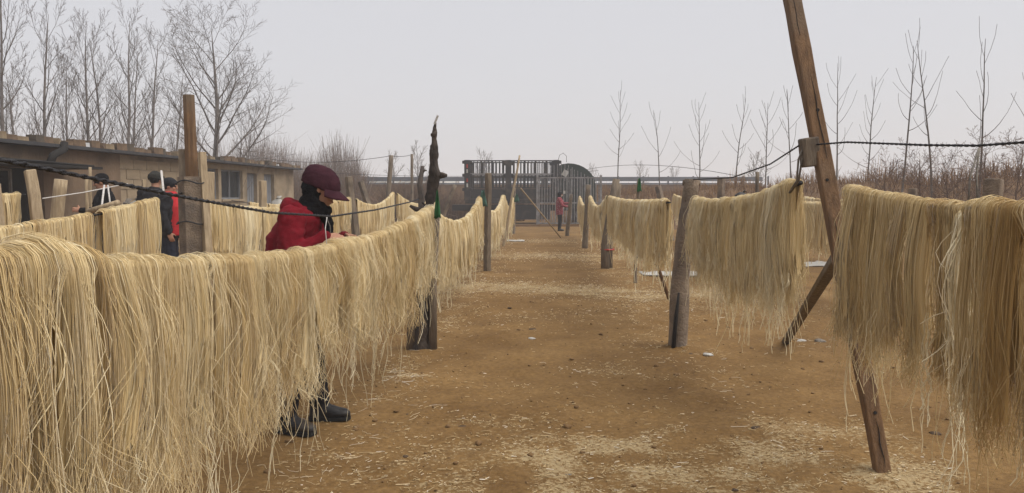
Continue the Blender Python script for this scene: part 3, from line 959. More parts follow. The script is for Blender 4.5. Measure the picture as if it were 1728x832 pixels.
# ------------------------------------------------------------------ truck behind the gate
TR = empty("cargo_truck", (0.4, 38.6, 0), label="black stake-sided cargo truck with curved dark cab behind the gate", cat="truck")
ty = 0.0
x0, x1 = -2.75, 1.95            # local extent of the cargo bed
MB().box(((x0 + x1) / 2, 1.1, 1.15), (x1 - x0, 2.2, 0.22)).build("bed", M['truck'], TR)
MB().box(((x0 + x1) / 2, 1.1, 0.82), (x1 - x0 + 1.4, 0.8, 0.3)).build("chassis", M['truck'], TR)
MB().box(((x0 + x1) / 2 + 0.5, 0.12, 0.62), (x1 - x0 - 1.9, 0.12, 0.75)).build("underside_shade_fill", M['truck'], TR)  # dark box added to stand for the shaded underside below the bed
for side, yy in (("near", 0.0), ("far", 2.2)):
    MB().box(((x0 + x1) / 2, yy, 1.52), (x1 - x0, 0.06, 0.5)).build("side_board", M['truck'], TR)
    for z, h_, m_ in ((3.17, 0.06, 'truck'), (2.50, 0.09, 'steel'), (2.38, 0.05, 'truck'), (1.83, 0.06, 'truck')):
        MB().box(((x0 + x1) / 2, yy - 0.02, z), (x1 - x0, 0.05, h_)).build("rail", M[m_], TR)
    for xc in (x0 + 0.12, x0 + 2.17, x1 - 0.14):
        p_ = MB()
        p_.box((xc, yy - 0.05, 2.2), (0.30, 0.1, 2.02))
        p_.build("stake_post", M['truck'], TR, bevel=0.02)
        for zz in (2.45, 3.1, 1.75):
            MB().box((xc, yy - 0.06, zz), (0.50, 0.07, 0.16)).build("stake_flange", M['truck'], TR, bevel=0.03)
    nb = 26
    for i in range(nb):
        xb = x0 + (i + 0.5) * (x1 - x0) / nb
        w_ = 0.095 if i % 3 == 1 else 0.045
        MB().box((xb, yy, 2.5), (w_, 0.035, 1.33)).build("bar", M['truck'], TR)
for i in range(8):
    MB().box((x1 + 0.0, 0.15 + i * 0.27, 2.4), (0.04, 0.04, 1.5)).build("bar", M['truck'], TR)
    MB().box((x0 - 0.0, 0.15 + i * 0.27, 2.4), (0.04, 0.04, 1.5)).build("bar", M['truck'], TR)
for z, m_ in ((2.9, 'redlamp'), (2.65, 'white'), (2.2, 'redlamp'), (1.95, 'white')):
    MB().box((x0 + 0.12, -0.115, z), (0.07, 0.02, 0.18)).build("reflector", M[m_], TR)
# cab: rounded front top
prof_ = [(0, 0.75), (0, 3.0)] + [(0.35 + 1.35 * math.sin(a), 1.95 + 1.1 * math.cos(a)) for a in np.linspace(0.0, math.pi / 2, 9)] + [(1.72, 0.75)]
nn = len(prof_)
vs = [(x1 + 0.12 + a, 0.05, b) for a, b in prof_] + [(x1 + 0.12 + a, 2.2, b) for a, b in prof_]
fs = [tuple(range(nn)), tuple(range(2 * nn - 1, nn - 1, -1))] + [(i, nn + i, nn + (i + 1) % nn, (i + 1) % nn) for i in range(nn)]
cab = MB().add(vs, fs).build("cab", M['truckgreen'], TR)
MB().box((x1 + 1.0, 0.035, 2.15), (0.75, 0.02, 0.6)).build("side_window", M['glass'], cab)
for i in range(9):
    MB().box((x1 + 0.25 + i * 0.17, 0.0, 1.75), (0.03, 0.04, 2.1 - 0.016 * i * i)).build("rib", M['steel'], cab)
MB().tube([(x1 - 0.05 + 0.0, -0.05, 3.2), (x1 + 0.02, -0.05, 3.45), (x1 + 0.2, -0.05, 3.55), (x1 + 0.36, -0.05, 3.4), (x1 + 0.36, -0.05, 3.1)], 0.012, 6).build("air_hose", M['tyre'], cab)
MB().box((x1 + 0.3, -0.1, 2.55), (0.26, 0.03, 0.3), Matrix.Rotation(0.5, 3, 'Y')).build("mirror", M['white'], cab)
for xc in (x0 + 0.8, x0 + 1.95, x1 + 1.1):
    for yy in (0.12, 2.05):
        w_ = MB().tube([(xc, yy - 0.13, 0.5), (xc, yy + 0.13, 0.5)], 0.5, 20).build("wheel", M['tyre'], TR, smooth=False)
        MB().tube([(xc, yy - 0.145, 0.5), (xc, yy - 0.131, 0.5)], 0.28, 16).build("rim", M['rim'], w_)

# steel gate in front of the cab
GT = empty("steel_gate", (2.55, 36.2, 0), label="grey barred steel gate standing in front of the truck cab", cat="gate")
gx0, gx1 = -1.3, 1.55
for z in (0.15, 1.1, 2.28):
    MB().box(((gx0 + gx1) / 2, 0, z), (gx1 - gx0, 0.05, 0.06)).build("rail", M['steel'], GT)
for i in range(23):
    xb = gx0 + 0.03 + i * (gx1 - gx0 - 0.06) / 22
    MB().box((xb, 0.0, 1.21), (0.034 if i % 6 else 0.055, 0.03, 2.06 - 0.05 * (i % 5 == 2)), Matrix.Rotation(rnd.gauss(0, 0.006), 3, 'Y')).build("bar", M['steel'], GT)
for i in range(7):
    xb = gx0 + 0.55 + i * 0.17
    MB().box((xb, 0.05, 2.55 - 0.02 * (i - 3) ** 2), (0.028, 0.03, 0.8)).build("bar", M['steel'], GT)
for xb in (gx0 - 0.06, gx1 + 0.06):
    MB().box((xb, 0, 1.2), (0.1, 0.1, 2.4)).build("gate_post", M['steel'], GT)
MB().box((0.1, 0.0, 0.045), (7.8, 0.5, 0.085)).build("threshold", M['bank'], GT)
for xs_, zs_ in ((-0.1, 1.6), (-0.15, 0.9)):
    MB().box((xs_, -0.04, zs_), (0.1, 0.02, 0.14)).build("plate", M['white'], GT)


# ------------------------------------------------------------------ posts
def rowx(a, y):
    return a + 0.043 * y


def post(name, label, cat, base, top, r, m, square=False, rough=0.12, seed=0.0, group=None, taper=0.85, n=None, bend=0.02):
    base, top = Vector(base), Vector(top)
    k = 12
    pts, rd = [], []
    for i in range(k):
        t = i / (k - 1)
        p = base.lerp(top, t) + Vector((mnoise.noise(Vector((seed, t * 3, 0))), mnoise.noise(Vector((seed + 5, t * 3, 0))), 0)) * bend * (1 if 0 < i else 0)
        pts.append(p - base); rd.append(r * (1 + (taper - 1) * t))
    mb = MB()
    mb.tube([pts[0] - Vector((0, 0, 0.15))] + pts, [rd[0]] + rd, n or (4 if square else 10), rough, seed)
    e = mb.build(name, m, None, base, smooth=not square)
    if square:
        b = e.modifiers.new("bevel", 'BEVEL'); b.width = r * 0.12; b.segments = 2
    return tag(e, label, cat, group)


GP = "posts carrying the drying ropes"
# twisted dead trunk on the near left rope
tb = gnd(710, 588)
tp = [(0, 0, -0.1), (0.0, 0, 0.0), (0.015, 0, 0.3), (0.03, 0, 0.6), (0.06, 0, 0.95), (0.075, 0, 1.2), (0.10, 0, 1.42), (0.125, 0.01, 1.60), (0.15, 0, 1.72),
      (0.142, 0, 1.82), (0.138, 0, 1.92), (0.14, 0, 2.02), (0.148, 0, 2.10), (0.142, 0, 2.16), (0.15, 0, 2.26), (0.158, 0, 2.35)]
tr_ = [0.10, 0.10, 0.09, 0.085, 0.075, 0.07, 0.052, 0.052, 0.060, 0.045, 0.036, 0.043, 0.029, 0.022, 0.022, 0.011]
tk = empty("dead_trunk_post", tb, label="twisted dead tree trunk used as a rope post", cat="post", group=GP)
tp = [(a, b, c if c < 1.4 else 1.4 + (c - 1.4) * 0.83) for a, b, c in tp]
pts2, rd2 = [], []
for i in range(len(tp) - 1):
    for j in range(3):
        t = j / 3
        pts2.append(Vector(tp[i]).lerp(Vector(tp[i + 1]), t)); rd2.append((tr_[i] * (1 - t) + tr_[i + 1] * t))
pts2.append(Vector(tp[-1])); rd2.append(tr_[-1])
MB().tube(pts2, rd2, 18, 0.55, 3.0).build("trunk", M['bark'], tk, smooth=True)
for (z, dx, L, zz) in ((1.68, 0.20, 0.07, 0.0), (1.85, 0.12, 0.055, 0.05), (2.06, 0.13, 0.04, 0.04), (1.34, 0.04, 0.13, 0.05)):
    s_ = -1 if z == 1.34 else 1
    MB().tube([(dx, 0, z), (dx + s_ * L * 0.6, -0.02, z + zz * 0.4), (dx + s_ * L, -0.02, z + zz)], [0.03, 0.022, 0.012], 7, 0.3, z).build("knot", M['bark'], tk, smooth=True)
MB().tube([(-0.09, -0.06, -0.05), (-0.075, -0.05, 0.5), (-0.02, -0.06, 1.2)], [0.045, 0.04, 0.03], 8, 0.25, 1).build("side_stake", M['greywood'], tk, smooth=True)
MB().tube([(0.12, -0.05, -0.05), (0.13, -0.05, 0.6), (0.17, -0.05, 1.36)], [0.042, 0.036, 0.032], 8, 0.25, 6).build("side_stake", M['greywood'], tk, smooth=True)
MB().bar((0.15, -0.02, 2.17), (0.185, -0.03, 2.25), 0.025, 0.012).build("tied_scrap", M['white'], tk)

# tall timber-topped post on the second left rope
lp = Vector((rowx(-4.1, 8.8) + 0.055, 8.8, 0))
tall = empty("timber_topped_post", lp, label="tall timber lashed to a rough concrete post behind the noodles", cat="post", group=GP)
MB().tube([(0, 0, -0.1), (0, 0, 0.5), (0.0, 0, 1.1), (-0.01, 0, 1.70)], [0.145, 0.142, 0.138, 0.135], 4, 0.06, 2).build("concrete_base", M['concrete'], tall)
MB().tube([(-0.03, 0.17, 0), (-0.035, 0.16, 1.5), (-0.05, 0.15, 2.64)], [0.075, 0.072, 0.068], 8, 0.08, 4).build("timber", M['timber'], tall)
MB().box((-0.13, 0.17, 1.85), (0.09, 0.1, 0.34)).build("block", M['greywood'], tall)
for z in (1.18, 1.64):
    MB().tube([(0.16 * math.cos(a), 0.16 * math.sin(a) + 0.02, z + 0.02 * math.sin(3 * a)) for a in np.linspace(0, 6.283, 17)], 0.008, 5).build("lashing_wire", M['rope'], tall)
MB().tube([(0.19, -0.04, -0.1), (0.19, -0.02, 0.9), (0.12, 0.06, 1.98)], [0.06, 0.058, 0.05], 4, 0.08, 9).build("side_plank", M['palewood'], tall)

post("timber_post", "square brown timber post past the twisted trunk", "post", gnd(822, 460), at(824, 292, 14.4), 0.075, M['greywood'], True, 0.05, 3, GP)
post("pale_pole", "thin pale pole with dark tip rising in front of the truck", "post", (rowx(-1.21, 22.3), 22.3, 0), at(877, 262, 22.3), 0.045, M['palewood'], False, 0.1, 5, GP, 0.6)
post("far_stake", "small pale stake at the far end of the rope before the truck", "post", (rowx(-1.21, 29.3), 29.3, 0), (rowx(-1.21, 29.3) + 0.05, 29.3, 1.75), 0.07, M['greywood'], True, 0.1, 6, GP)
st = MB().tube([gnd(947, 402), at(905, 350, 25.5), at(879, 318, 22.6)], [0.022, 0.024, 0.022], 7, 0.1, 2).build("bamboo_strut", M['palewood'], smooth=True)
tag(st, "thin bamboo strut slanting from the pale pole to the soil", "pole")

post("plank_post", "leaning plank post with pale edge beside the person in red", "post", (rowx(-4.1, 16.5) + 0.14, 16.4, 0), at(588, 298, 16.4), 0.10, M['greywood'], True, 0.06, 8, GP)
post("plank_post", "far plank stub behind the leaning plank post", "post", (rowx(-4.1, 19.8), 19.8, 0), at(608, 306, 19.8), 0.10, M['greywood'], True, 0.06, 8.5, GP)
ck = empty("crooked_stick_post", (rowx(-4.1, 21), 21, 0), label="crooked dark stick post left of the twisted trunk", cat="post", group=GP)
c0 = ck.location
MB().tube([Vector((0, 0, -0.1)), at(712, 370, 21) - c0, at(711, 330, 21) - c0, at(708, 312, 21) - c0, at(713, 280, 21) - c0], [0.11, 0.1, 0.09, 0.075, 0.05], 8, 0.3, 5).build("stick", M['bark'], ck, smooth=True)
MB().tube([at(711, 292, 21) - c0, at(717, 287, 21) - c0, at(720, 288, 21) - c0], [0.045, 0.03, 0.02], 6, 0.2).build("snag", M['bark'], ck, smooth=True)
post("slim_post", "slim grey stick post right of the twisted trunk", "post", (rowx(-4.1, 29), 29, 0), at(768, 312, 29), 0.09, M['greywood'], False, 0.12, 4, GP)

# left-hand third rope posts
post("leaning_plank_post", "pale leaning plank post in front of the dark shed", "post", at(76, 430, 10.3) * Vector((1, 1, 0)) if False else (at(80, 400, 10.3).x, 10.3, 0), at(50, 287, 10.3), 0.105, M['palewood'], True, 0.06, 11, GP)
post("tilted_round_post", "round pale post tilted away beside the leaning plank post", "post", (at(76, 400, 10.9).x, 10.9, 0), at(103, 303, 10.9), 0.085, M['palewood'], False, 0.05, 12, GP, 1.0)
post("edge_stake", "pale stake at the photo's edge in front of the far noodles", "post", (at(10, 400, 8.6).x, 8.6, 0), at(-6, 310, 8.6), 0.06, M['palewood'], True, 0.06, 13, GP)
for i, (px, top, d, lab) in enumerate(((148, 298, 11.6, "thin pale stick left of the man in black"), (154, 282, 12.8, "taller thin pale stick behind the man in black"))):
    post("thin_stick", lab, "stick", (at(px, 400, d).x, d, 0), at(px - 2, top, d), 0.028, M['palewood'], False, 0.1, 14 + i, GP)
post("short_stub", "short pale stub before the tan wall", "post", (at(242, 400, 15).x, 15, 0), at(243, 303, 15), 0.06, M['palewood'], True, 0.05, 17, GP)
for i, (px, top, d, lab) in enumerate(((354, 290, 14.0, "square tan post before the dark window"), (443, 305, 17.5, "square tan post before the far grey door"))):
    post("tan_post", lab, "post", (at(px, 400, d).x, d, 0), at(px, top, d), 0.11, M['palewood'], True, 0.05, 19 + i, GP)

# right-hand posts
cp_ = gnd(1143, 588)
cpo = empty("concrete_post", cp_, label="tapered grey concrete post in the middle of the first open row", cat="post", group=GP)
q = [Vector((0, 0, -0.1)), Vector((0, 0, 0)), at(1148, 480, 7.45) - cp_, at(1157, 380, 7.45) - cp_, at(1168, 303, 7.45) - cp_]
pp_, rr_ = [], []
for i in range(4):
    for j in range(5):
        pp_.append(q[i].lerp(q[i + 1], j / 5)); rr_.append(0.103 - 0.009 * i)
pp_.append(q[-1]); rr_.append(0.07)
MB().tube(pp_, rr_, 8, 0.1, 7).build("shaft", M['concrete'], cpo, smooth=True)
MB().tube([q[-1] + Vector((-0.085, 0.02, -0.03)), q[-1] + Vector((0.075, 0.02, -0.035))], 0.032, 7, 0.3, 2).build("top_stone", M['concrete'], cpo, smooth=True)
MB().tube([Vector((-0.06, -0.09, 0.0)), Vector((-0.04, -0.095, 0.3)), Vector((-0.015, -0.098, 0.56))], [0.022, 0.02, 0.01], 6, 0.3).build("crack_strip", M['dark'], cpo, smooth=True)

tw = empty("twin_stake_post", gnd(1021, 457), label="dark twin stakes wired together, next post past the concrete one", cat="post", group=GP)
b0 = tw.location
MB().tube([Vector((0, 0, -0.1)), Vector((0, 0, 0.5)), at(1032, 350, 15) - b0, at(1040, 302, 15) - b0], [0.085, 0.082, 0.075, 0.07], 8, 0.15, 2).build("stake", M['greywood'], tw, smooth=True)
MB().tube([Vector((0.10, 0.1, -0.1)), Vector((0.10, 0.1, 0.5)), at(1042, 340, 15.1) - b0, at(1044, 310, 15.1) - b0], [0.06, 0.06, 0.06, 0.055], 8, 0.15, 5).build("stake", M['greywood'], tw, smooth=True)
MB().tube([(0.05 + 0.13 * math.cos(a), 0.05 + 0.13 * math.sin(a), 0.42) for a in np.linspace(0, 6.283, 13)], 0.016, 5).build("binding_wire", M['redlamp'], tw)
post("dark_stake", "dark slim stake, third post of the row behind the twin stakes", "post", gnd(987, 419), at(993, 312, 21.2), 0.085, M['greywood'], False, 0.12, 8, GP)
post("dark_stake", "small dark stake beside the woman in the printed coat", "post", gnd(957, 398), at(964, 328, 27.5), 0.075, M['greywood'], False, 0.12, 9, GP)
post("stump_post", "squat concrete stump behind the nearest brown hanks", "post", (rowx(4.1, 7.3), 7.3, 0), at(1677, 302, 7.3), 0.12, M['concrete'], True, 0.06, 21, GP)
post("slim_stake", "slim grey stake holding up the sloping black rope", "post", (rowx(4.1, 14.9), 14.9, 0), at(1278, 290, 14.9), 0.04, M['greywood'], False, 0.1, 22, GP)
post("block_post", "short square-topped post behind the concrete post", "post", (rowx(4.1, 18), 18, 0), at(1217, 300, 18), 0.11, M['concrete'], True, 0.05, 23, GP)
post("block_post", "far square stub seen left of the concrete post", "post", (rowx(4.1, 25), 25, 0), at(1110, 314, 25), 0.13, M['concrete'], True, 0.05, 24, GP)
post("green_wrapped_stake", "thin stake topped with a green rag between the wide hanks", "post", (at(1073, 400, 13).x, 13, 0), at(1078, 302, 13), 0.03, M['greywood'], False, 0.1, 25, GP)
post("far_row_post", "low square post on the far right rope beside a sapling", "post", (at(1541, 400, 13).x, 13, 0), at(1541, 318, 13), 0.10, M['concrete'], True, 0.05, 26, GP)

# the tall leaning timber with its block, and the brace
pb = gnd(1490, 803)
pt_ = at(1331, -30, 4.62)
pole = empty("leaning_pole", pb, label="tall brown square timber leaning across the near right hanks", cat="pole")
dv = pt_ - pb
axis_ = dv.normalized()
mbp = MB()
secs = []
a_ = axis_.cross(Vector((0, 1, 0))).normalized(); b_ = axis_.cross(a_)
for i in range(13):
    t = i / 12
    c = dv * t * 1.02 + Vector((mnoise.noise(Vector((t * 4, 1, 0))), mnoise.noise(Vector((t * 4, 9, 0))), 0)) * 0.008
    w = 0.043 + 0.003 * mnoise.noise(Vector((t * 9, 3, 3)))
    w *= 0.92 + 0.14 * t
    cs = [a_ * w * sx * (1.0) + b_ * w * sy * 0.8 for sx, sy in ((-1, -1), (1, -1), (1, 1), (-1, 1))]
    secs.append([c + k for k in cs])
vs = [v for s_ in secs for v in s_]
fs = [(i * 4 + j, i * 4 + (j + 1) % 4, (i + 1) * 4 + (j + 1) % 4, (i + 1) * 4 + j) for i in range(12) for j in range(4)] + [(3, 2, 1, 0), (48, 49, 50, 51)]
mbp.add(vs, fs).build("timber", M['timber'], pole, bevel=0.008)
bc = at(1366, 257, 4.42) - pb
MB().box(bc, (0.09, 0.10, 0.165), Matrix.Rotation(-0.12, 3, 'Y')).build("wooden_block", M['greywood'], pole, bevel=0.01)
MB().tube([bc + Vector((-0.04, -0.02, 0.03)), bc + Vector((-0.062, 0.0, -0.04)), bc + Vector((-0.05, 0.05, -0.16)), bc + Vector((-0.055, 0.15, -0.23))], 0.006, 6).build("hanging_loop", M['greyrope'], pole, smooth=True)
MB().tube([bc + Vector((-0.03, -0.02, 0.03)), bc + Vector((-0.045, 0.0, -0.06)), bc + Vector((-0.035, 0.06, -0.16)), bc + Vector((-0.05, 0.15, -0.23))], 0.006, 6).build("hanging_loop", M['greyrope'], pole, smooth=True)
for tk_, ox in ((0.30, 0.0), (0.72, 0.012), (0.575, -0.01), (0.12, 0.008), (0.45, 0.014)):
    MB().tube([dv * tk_ + Vector((ox, -0.02, 0)), dv * tk_ + Vector((ox, -0.0385, 0.004))], [0.012, 0.009], 8, 0.4, tk_ * 9).build("knot", M['dark'], pole)
for ta, tb_, ox in ((0.02, 0.11, 0.006), (0.34, 0.50, -0.012), (0.62, 0.80, 0.010), (0.84, 0.97, -0.008)):
    MB().tube([dv * (ta + (tb_ - ta) * k / 6) + Vector((ox + 0.004 * math.sin(k * 1.7), -0.0365, 0)) for k in range(7)], [0.0008, 0.002, 0.0028, 0.003, 0.0026, 0.002, 0.0008], 5).build("split", M['dark'], pole)
br0 = gnd(1325, 578); br1 = at(1412, 436, 4.4)
brc = MB().bar((0, 0, 0), br1 - br0, 0.066, 0.055).build("brace_timber", M['greywood'], None, br0, bevel=0.01)
tag(brc, "long grey-brown brace timber propping the leaning pole", "pole")
s0 = gnd(1131, 505)
stk = MB().tube([Vector((0, 0, -0.05)), (at(1112, 455, 10.8) - s0), at(1094, 415, 10.4) - s0], [0.028, 0.026, 0.02], 7, 0.2, 2).build("leaning_stick", M['timber'], None, s0, smooth=True)
tag(stk, "thin dark stick leaning beside the grey concrete post", "stick")

# utility poles and wires in the distance
up1 = post("utility_pole", "slanting thin utility pole left of the crooked stick post", "pole", (at(650, 345, 30).x, 30, 0), at(660, 262, 30), 0.10, M['greywood'], False, 0.05, 31)
up2 = post("utility_pole", "upright thin utility pole nearer the twisted trunk", "pole", (at(695, 345, 34).x, 34, 0), at(695, 260, 34), 0.07, M['greywood'], False, 0.05, 32)
for (A, B, sag, lab) in ((at(420, 262, 40), at(660, 263, 30), 0.3, "thin wire running from the thicket to the slanting utility pole"),
                         (at(660, 263, 30), at(695, 261, 34), 0.05, "thin wire between the two utility poles"),
                         (at(560, 292, 45), at(1010, 288, 45), 0.25, "thin wire passing behind the truck"),
                         (at(985, 287, 45), at(1240, 296, 30), -0.35, "thin wire behind the first saplings")):
    pts = [A.lerp(B, t) - Vector((0, 0, 4 * sag * t * (1 - t))) - A for t in np.linspace(0, 1, 13)]
    tag(MB().tube(pts, 0.010, 4).build("overhead_wire", M['rope'], None, A), lab, "wire")


# ------------------------------------------------------------------ drying ropes and noodle hanks
class Span:
    def __init__(s, p0, p1, sag):
        s.a, s.b, s.sag = Vector(p0), Vector(p1), sag
        s.t = Vector((s.b.x - s.a.x, s.b.y - s.a.y, 0)).normalized()
        s.n = Vector((s.t.y, -s.t.x, 0))

    def P(s, u):
        p = s.a.lerp(s.b, u)
        return p - Vector((0, 0, 4 * s.sag * u * (1 - u)))

    def arr(s, u):
        A, B = np.array(s.a), np.array(s.b)
        p = A[None] * (1 - u)[:, None] + B[None] * u[:, None]
        p[:, 2] -= 4 * s.sag * u * (1 - u)
        return p


def hank(label, sp, u0, u1, length, dens, rad, segs, seed, group, tone=0.0, frizz=1.0, bulge=0.0, stray=0.04, tails=0.03, lockw=0.11, slant=0.0, col=0.0035, ntail=0, gather=0.10, hem=0.055):
    """a sheaf of noodles over the rope: a corrugated inner sheaf plus loose strands, both gathered into locks"""
    g = np.random.default_rng(seed)
    Lx = (sp.b - sp.a).length * (u1 - u0)
    K = max(3, int(Lx / lockw))
    cen = (np.arange(K) + 0.5 + g.uniform(-0.38, 0.38, K)) * Lx / K
    T, Nn = np.array(sp.t), np.array(sp.n)
    arcs = np.linspace(0, np.pi, 7)[1:-1]
    h = np.linspace(0, 1, segs)
    H = h[None]
    locks = []
    for side in (1, -1):
        locks.append(dict(amp=np.abs(g.normal(0, 0.020, K)), ph=g.random(K) * 6.28, fr=g.uniform(0.4, 1.1, K), dl=g.normal(0, hem, K), dep=g.uniform(-0.006, 0.024, K),
                          out=g.normal(0.004, 0.02, K), sq=g.uniform(0.15, 0.72, K), drift=g.normal(slant, 0.025, K)))
    lt = g.normal(0, 0.13, K)
    gth = gather * g.uniform(0.4, 1.5)

    def lay(n, core):
        f = (np.arange(n) + (0.5 if core else g.random(n))) / n
        if core:
            f = np.linspace(0.0, 1.0, n)
        u = u0 + (u1 - u0) * f
        s_ = f * Lx
        base = sp.arr(u)
        hump = np.sin(np.pi * np.clip(f, 0, 1)) ** 0.7
        top = 0.75 + 0.6 * vnoise(s_ * 9 + seed, s_ * 0 + 1)
        if core:
            rr = (0.026 + 0.6 * bulge * hump) * top + g.uniform(-0.0022, 0.0022, n)
        else:
            rr = (0.022 + 0.024 * g.random(n) ** 1.5 + bulge * (0.5 + 0.5 * g.random(n)) * hump) * top
        is_stray = (g.random(n) < stray) & (not core)
        is_tail = (g.random(n) < tails) & (not core)
        res = []
        for side, lk in zip((1, -1), locks):
            k = np.abs((s_ + (0 if core else g.normal(0, 0.010, n)))[:, None] - cen[None]).argmin(1)
            q = (s_ - cen[k]) / (0.5 * Lx / K)
            w = H
            L = length + lk['dl'][k] + 0.06 * (vnoise(s_ * 2.2 + seed * 3, s_ * 0) - 0.5)
            if core:
                L = L * 0.87 + g.normal(0, 0.02, n)
            else:
                L = L + g.normal(0, 0.018, n) - g.exponential(0.035, n) * (g.random(n) < 0.4) + g.exponential(0.045, n) * (g.random(n) < 0.18)
                L = np.where(is_tail & (g.random(n) < 0.5), L + g.uniform(0.06, 0.42, n) * frizz, L)
            ds = (cen[k] - s_)[:, None] * lk['sq'][k][:, None] * np.sin(np.pi * np.clip(w * 0.92, 0, 1) ** 0.8)
            ds = ds + lk['amp'][k][:, None] * w * np.sin(6.283 * lk['fr'][k][:, None] * H + lk['ph'][k][:, None]) + lk['drift'][k][:, None] * w ** 1.3 + (Lx / 2 - s_)[:, None] * gth * w ** 1.2
            dn = rr[:, None] + lk['dep'][k][:, None] * np.sin(np.pi * np.clip(w * 1.3, 0, 1)) + lk['out'][k][:, None] * w + 0.012 * np.sin(np.pi * w)
            dn = dn - 0.032 * np.clip(np.abs(q), 0, 1.5)[:, None] ** 2 * np.clip(w * 4, 0, 1) + 0.034 * (vnoise(s_ * 22 + seed, s_ * 0 + side * 3)[:, None] - 0.5) * np.clip(w * 3, 0, 1)
            if core:
                dn = np.maximum(dn - 0.003, 0.008) + g.normal(0, 0.0012, n)[:, None]
                dz = -L[:, None] * H
            else:
                dn = dn + g.normal(0, 0.005, n)[:, None] * w
                ds = ds + (g.normal(0, 0.0075, n)[:, None]) * np.sin(3.1 * H * g.uniform(0.5, 4.5, n)[:, None] + g.random(n)[:, None] * 6.28) * w
                e = np.clip((H - 0.6) / 0.4, 0, 1) ** 1.4
                A1 = g.exponential(0.016 * frizz, n); A2 = g.exponential(0.013 * frizz, n)
                f1 = g.uniform(3, 9, n); p1 = g.random(n) * 6.28
                ds = ds + A1[:, None] * e * np.sin(f1[:, None] * H + p1[:, None]) * 1.6
                dn = dn + A2[:, None] * e * np.cos(f1[:, None] * H * 0.9 + p1[:, None] * 1.7) * 1.6
                dz = -L[:, None] * H + (A1 * 0.5)[:, None] * e * np.cos(f1[:, None] * H * 1.3 + p1[:, None])
                A3 = np.where(is_stray, g.uniform(0.01, 0.055, n) * frizz, 0); A4 = np.where(is_stray, g.normal(0, 0.05, n) * frizz, 0)
                p3 = g.uniform(0.7, 2.2, n)
                dn = dn + A3[:, None] * np.sin(np.pi * np.clip(H * p3[:, None], 0, 2)) ** 2
                ds = ds + A4[:, None] * np.sin(5.0 * H * p3[:, None]) * w
                tw_ = np.where(L > length + 0.1, 1.0, 0.0)[:, None] * np.clip(H - 0.55, 0, 1)
                ds = ds + tw_ * 0.11 * np.sin(11 * H + p1[:, None]); dn = dn + tw_ * 0.08 * np.cos(8 * H + p1[:, None])
                floor = 0.006 - base[:, 2:3]
                low = dz < floor
                dn = dn + np.where(low, (floor - dz) * 0.8, 0)
                dz = np.where(low, floor, dz)
            res.append((ds, dn * side, dz))
        P = np.zeros((n, 2 * segs + len(arcs), 3))
        tws = g.normal(0, 0.012, n) * (0 if core else 1)

        def put(j, ds, dn, dz):
            P[:, j] = base + ds[:, None] * T + dn[:, None] * Nn
            P[:, j, 2] += dz
        d0, n0, z0 = res[0]
        for j in range(segs):
            put(j, d0[:, segs - 1 - j] + tws, n0[:, segs - 1 - j], z0[:, segs - 1 - j])
        for j, a in enumerate(arcs):
            put(segs + j, tws * np.cos(a), rr * np.cos(a), rr * 0.95 * np.sin(a))
        d1, n1, z1 = res[1]
        for j in range(segs):
            put(segs + len(arcs) + j, d1[:, j] - tws, n1[:, j], z1[:, j])
        kk = np.abs(s_[:, None] - cen[None]).argmin(1)
        tn = np.clip(0.5 + tone + g.normal(0, 0.085, n) + lt[kk] + 0.12 * is_stray + 0.3 * is_tail - (0.06 if core else 0), 0, 1)
        return P, tn, is_tail, kk

    PC, tc_, _, kc_ = lay(max(12, int(Lx / col)), True)
    nc, mc = PC.shape[:2]
    I = np.arange(nc * mc).reshape(nc, mc)
    QC = np.stack([I[:-1, :-1], I[1:, :-1], I[1:, 1:], I[:-1, 1:]], -1)
    ring = np.arange(mc - 1)
    low_ = (ring < segs - 2) | (ring > segs + len(arcs))            # below the rope the locks part and leave slits
    cut = (kc_[:-1] != kc_[1:])[:, None] & low_[None]
    QC = QC[~cut]
    PS, ts_, tl_, _ = lay(int(dens * Lx), False)
    R = np.repeat((rad * g.uniform(0.75, 1.25, len(PS)) * np.where(tl_, 1.5, 1.0))[:, None], PS.shape[1], 1)
    VS, QS = tubes(PS, R, 3)
    if ntail:
        TP, TT = [], []
        for _ in range(ntail):
            f = g.random(); side = 1 if g.random() < 0.7 else -1
            b0 = sp.arr(np.array([u0 + (u1 - u0) * f]))[0]
            b0 = b0 + (Lx / 2 - f * Lx) * gth * T + Nn * side * g.uniform(0.03, 0.07)
            z0, ln = length * g.uniform(0.55, 0.85), g.uniform(0.22, 0.62)
            wob = np.cumsum(g.normal(0, 0.010, (13, 2)) , axis=0)
            for _k in range(g.integers(1, 4)):
                off = np.cumsum(g.normal(0, 0.0035, (13, 2)), axis=0)
                l2 = ln * g.uniform(0.75, 1.1)
                line = np.zeros((13, 3))
                for j in range(13):
                    p = b0 + T * (wob[j, 0] + off[j, 0]) + Nn * (wob[j, 1] + off[j, 1]) * 0.8
                    line[j] = p; line[j, 2] = max(b0[2] - z0 - l2 * j / 12, 0.006)
                TP.append(line); TT.append(min(1.0, 0.75 + 0.25 * g.random()))
        TP = np.array(TP)
        V3_, Q3_ = tubes(TP, np.full(TP.shape[:2], rad * 1.6), 3)
        QS = np.concatenate([QS, Q3_ + len(VS)]); VS = np.concatenate([VS, V3_])
        ts_full = np.concatenate([np.repeat(ts_, PS.shape[1] * 3), np.repeat(np.array(TT), 39)])
    else:
        ts_full = np.repeat(ts_, PS.shape[1] * 3)
    org = np.array(sp.P((u0 + u1) / 2))
    V = np.concatenate([PC.reshape(-1, 3), VS]) - org
    me = np_mesh("noodle_hank", V, np.concatenate([QC, QS + nc * mc]), True, np.concatenate([np.repeat(tc_, mc), ts_full]))
    return tag(link("noodle_hank", me, M['noodle'], None, tuple(org)), label, "noodles", group)


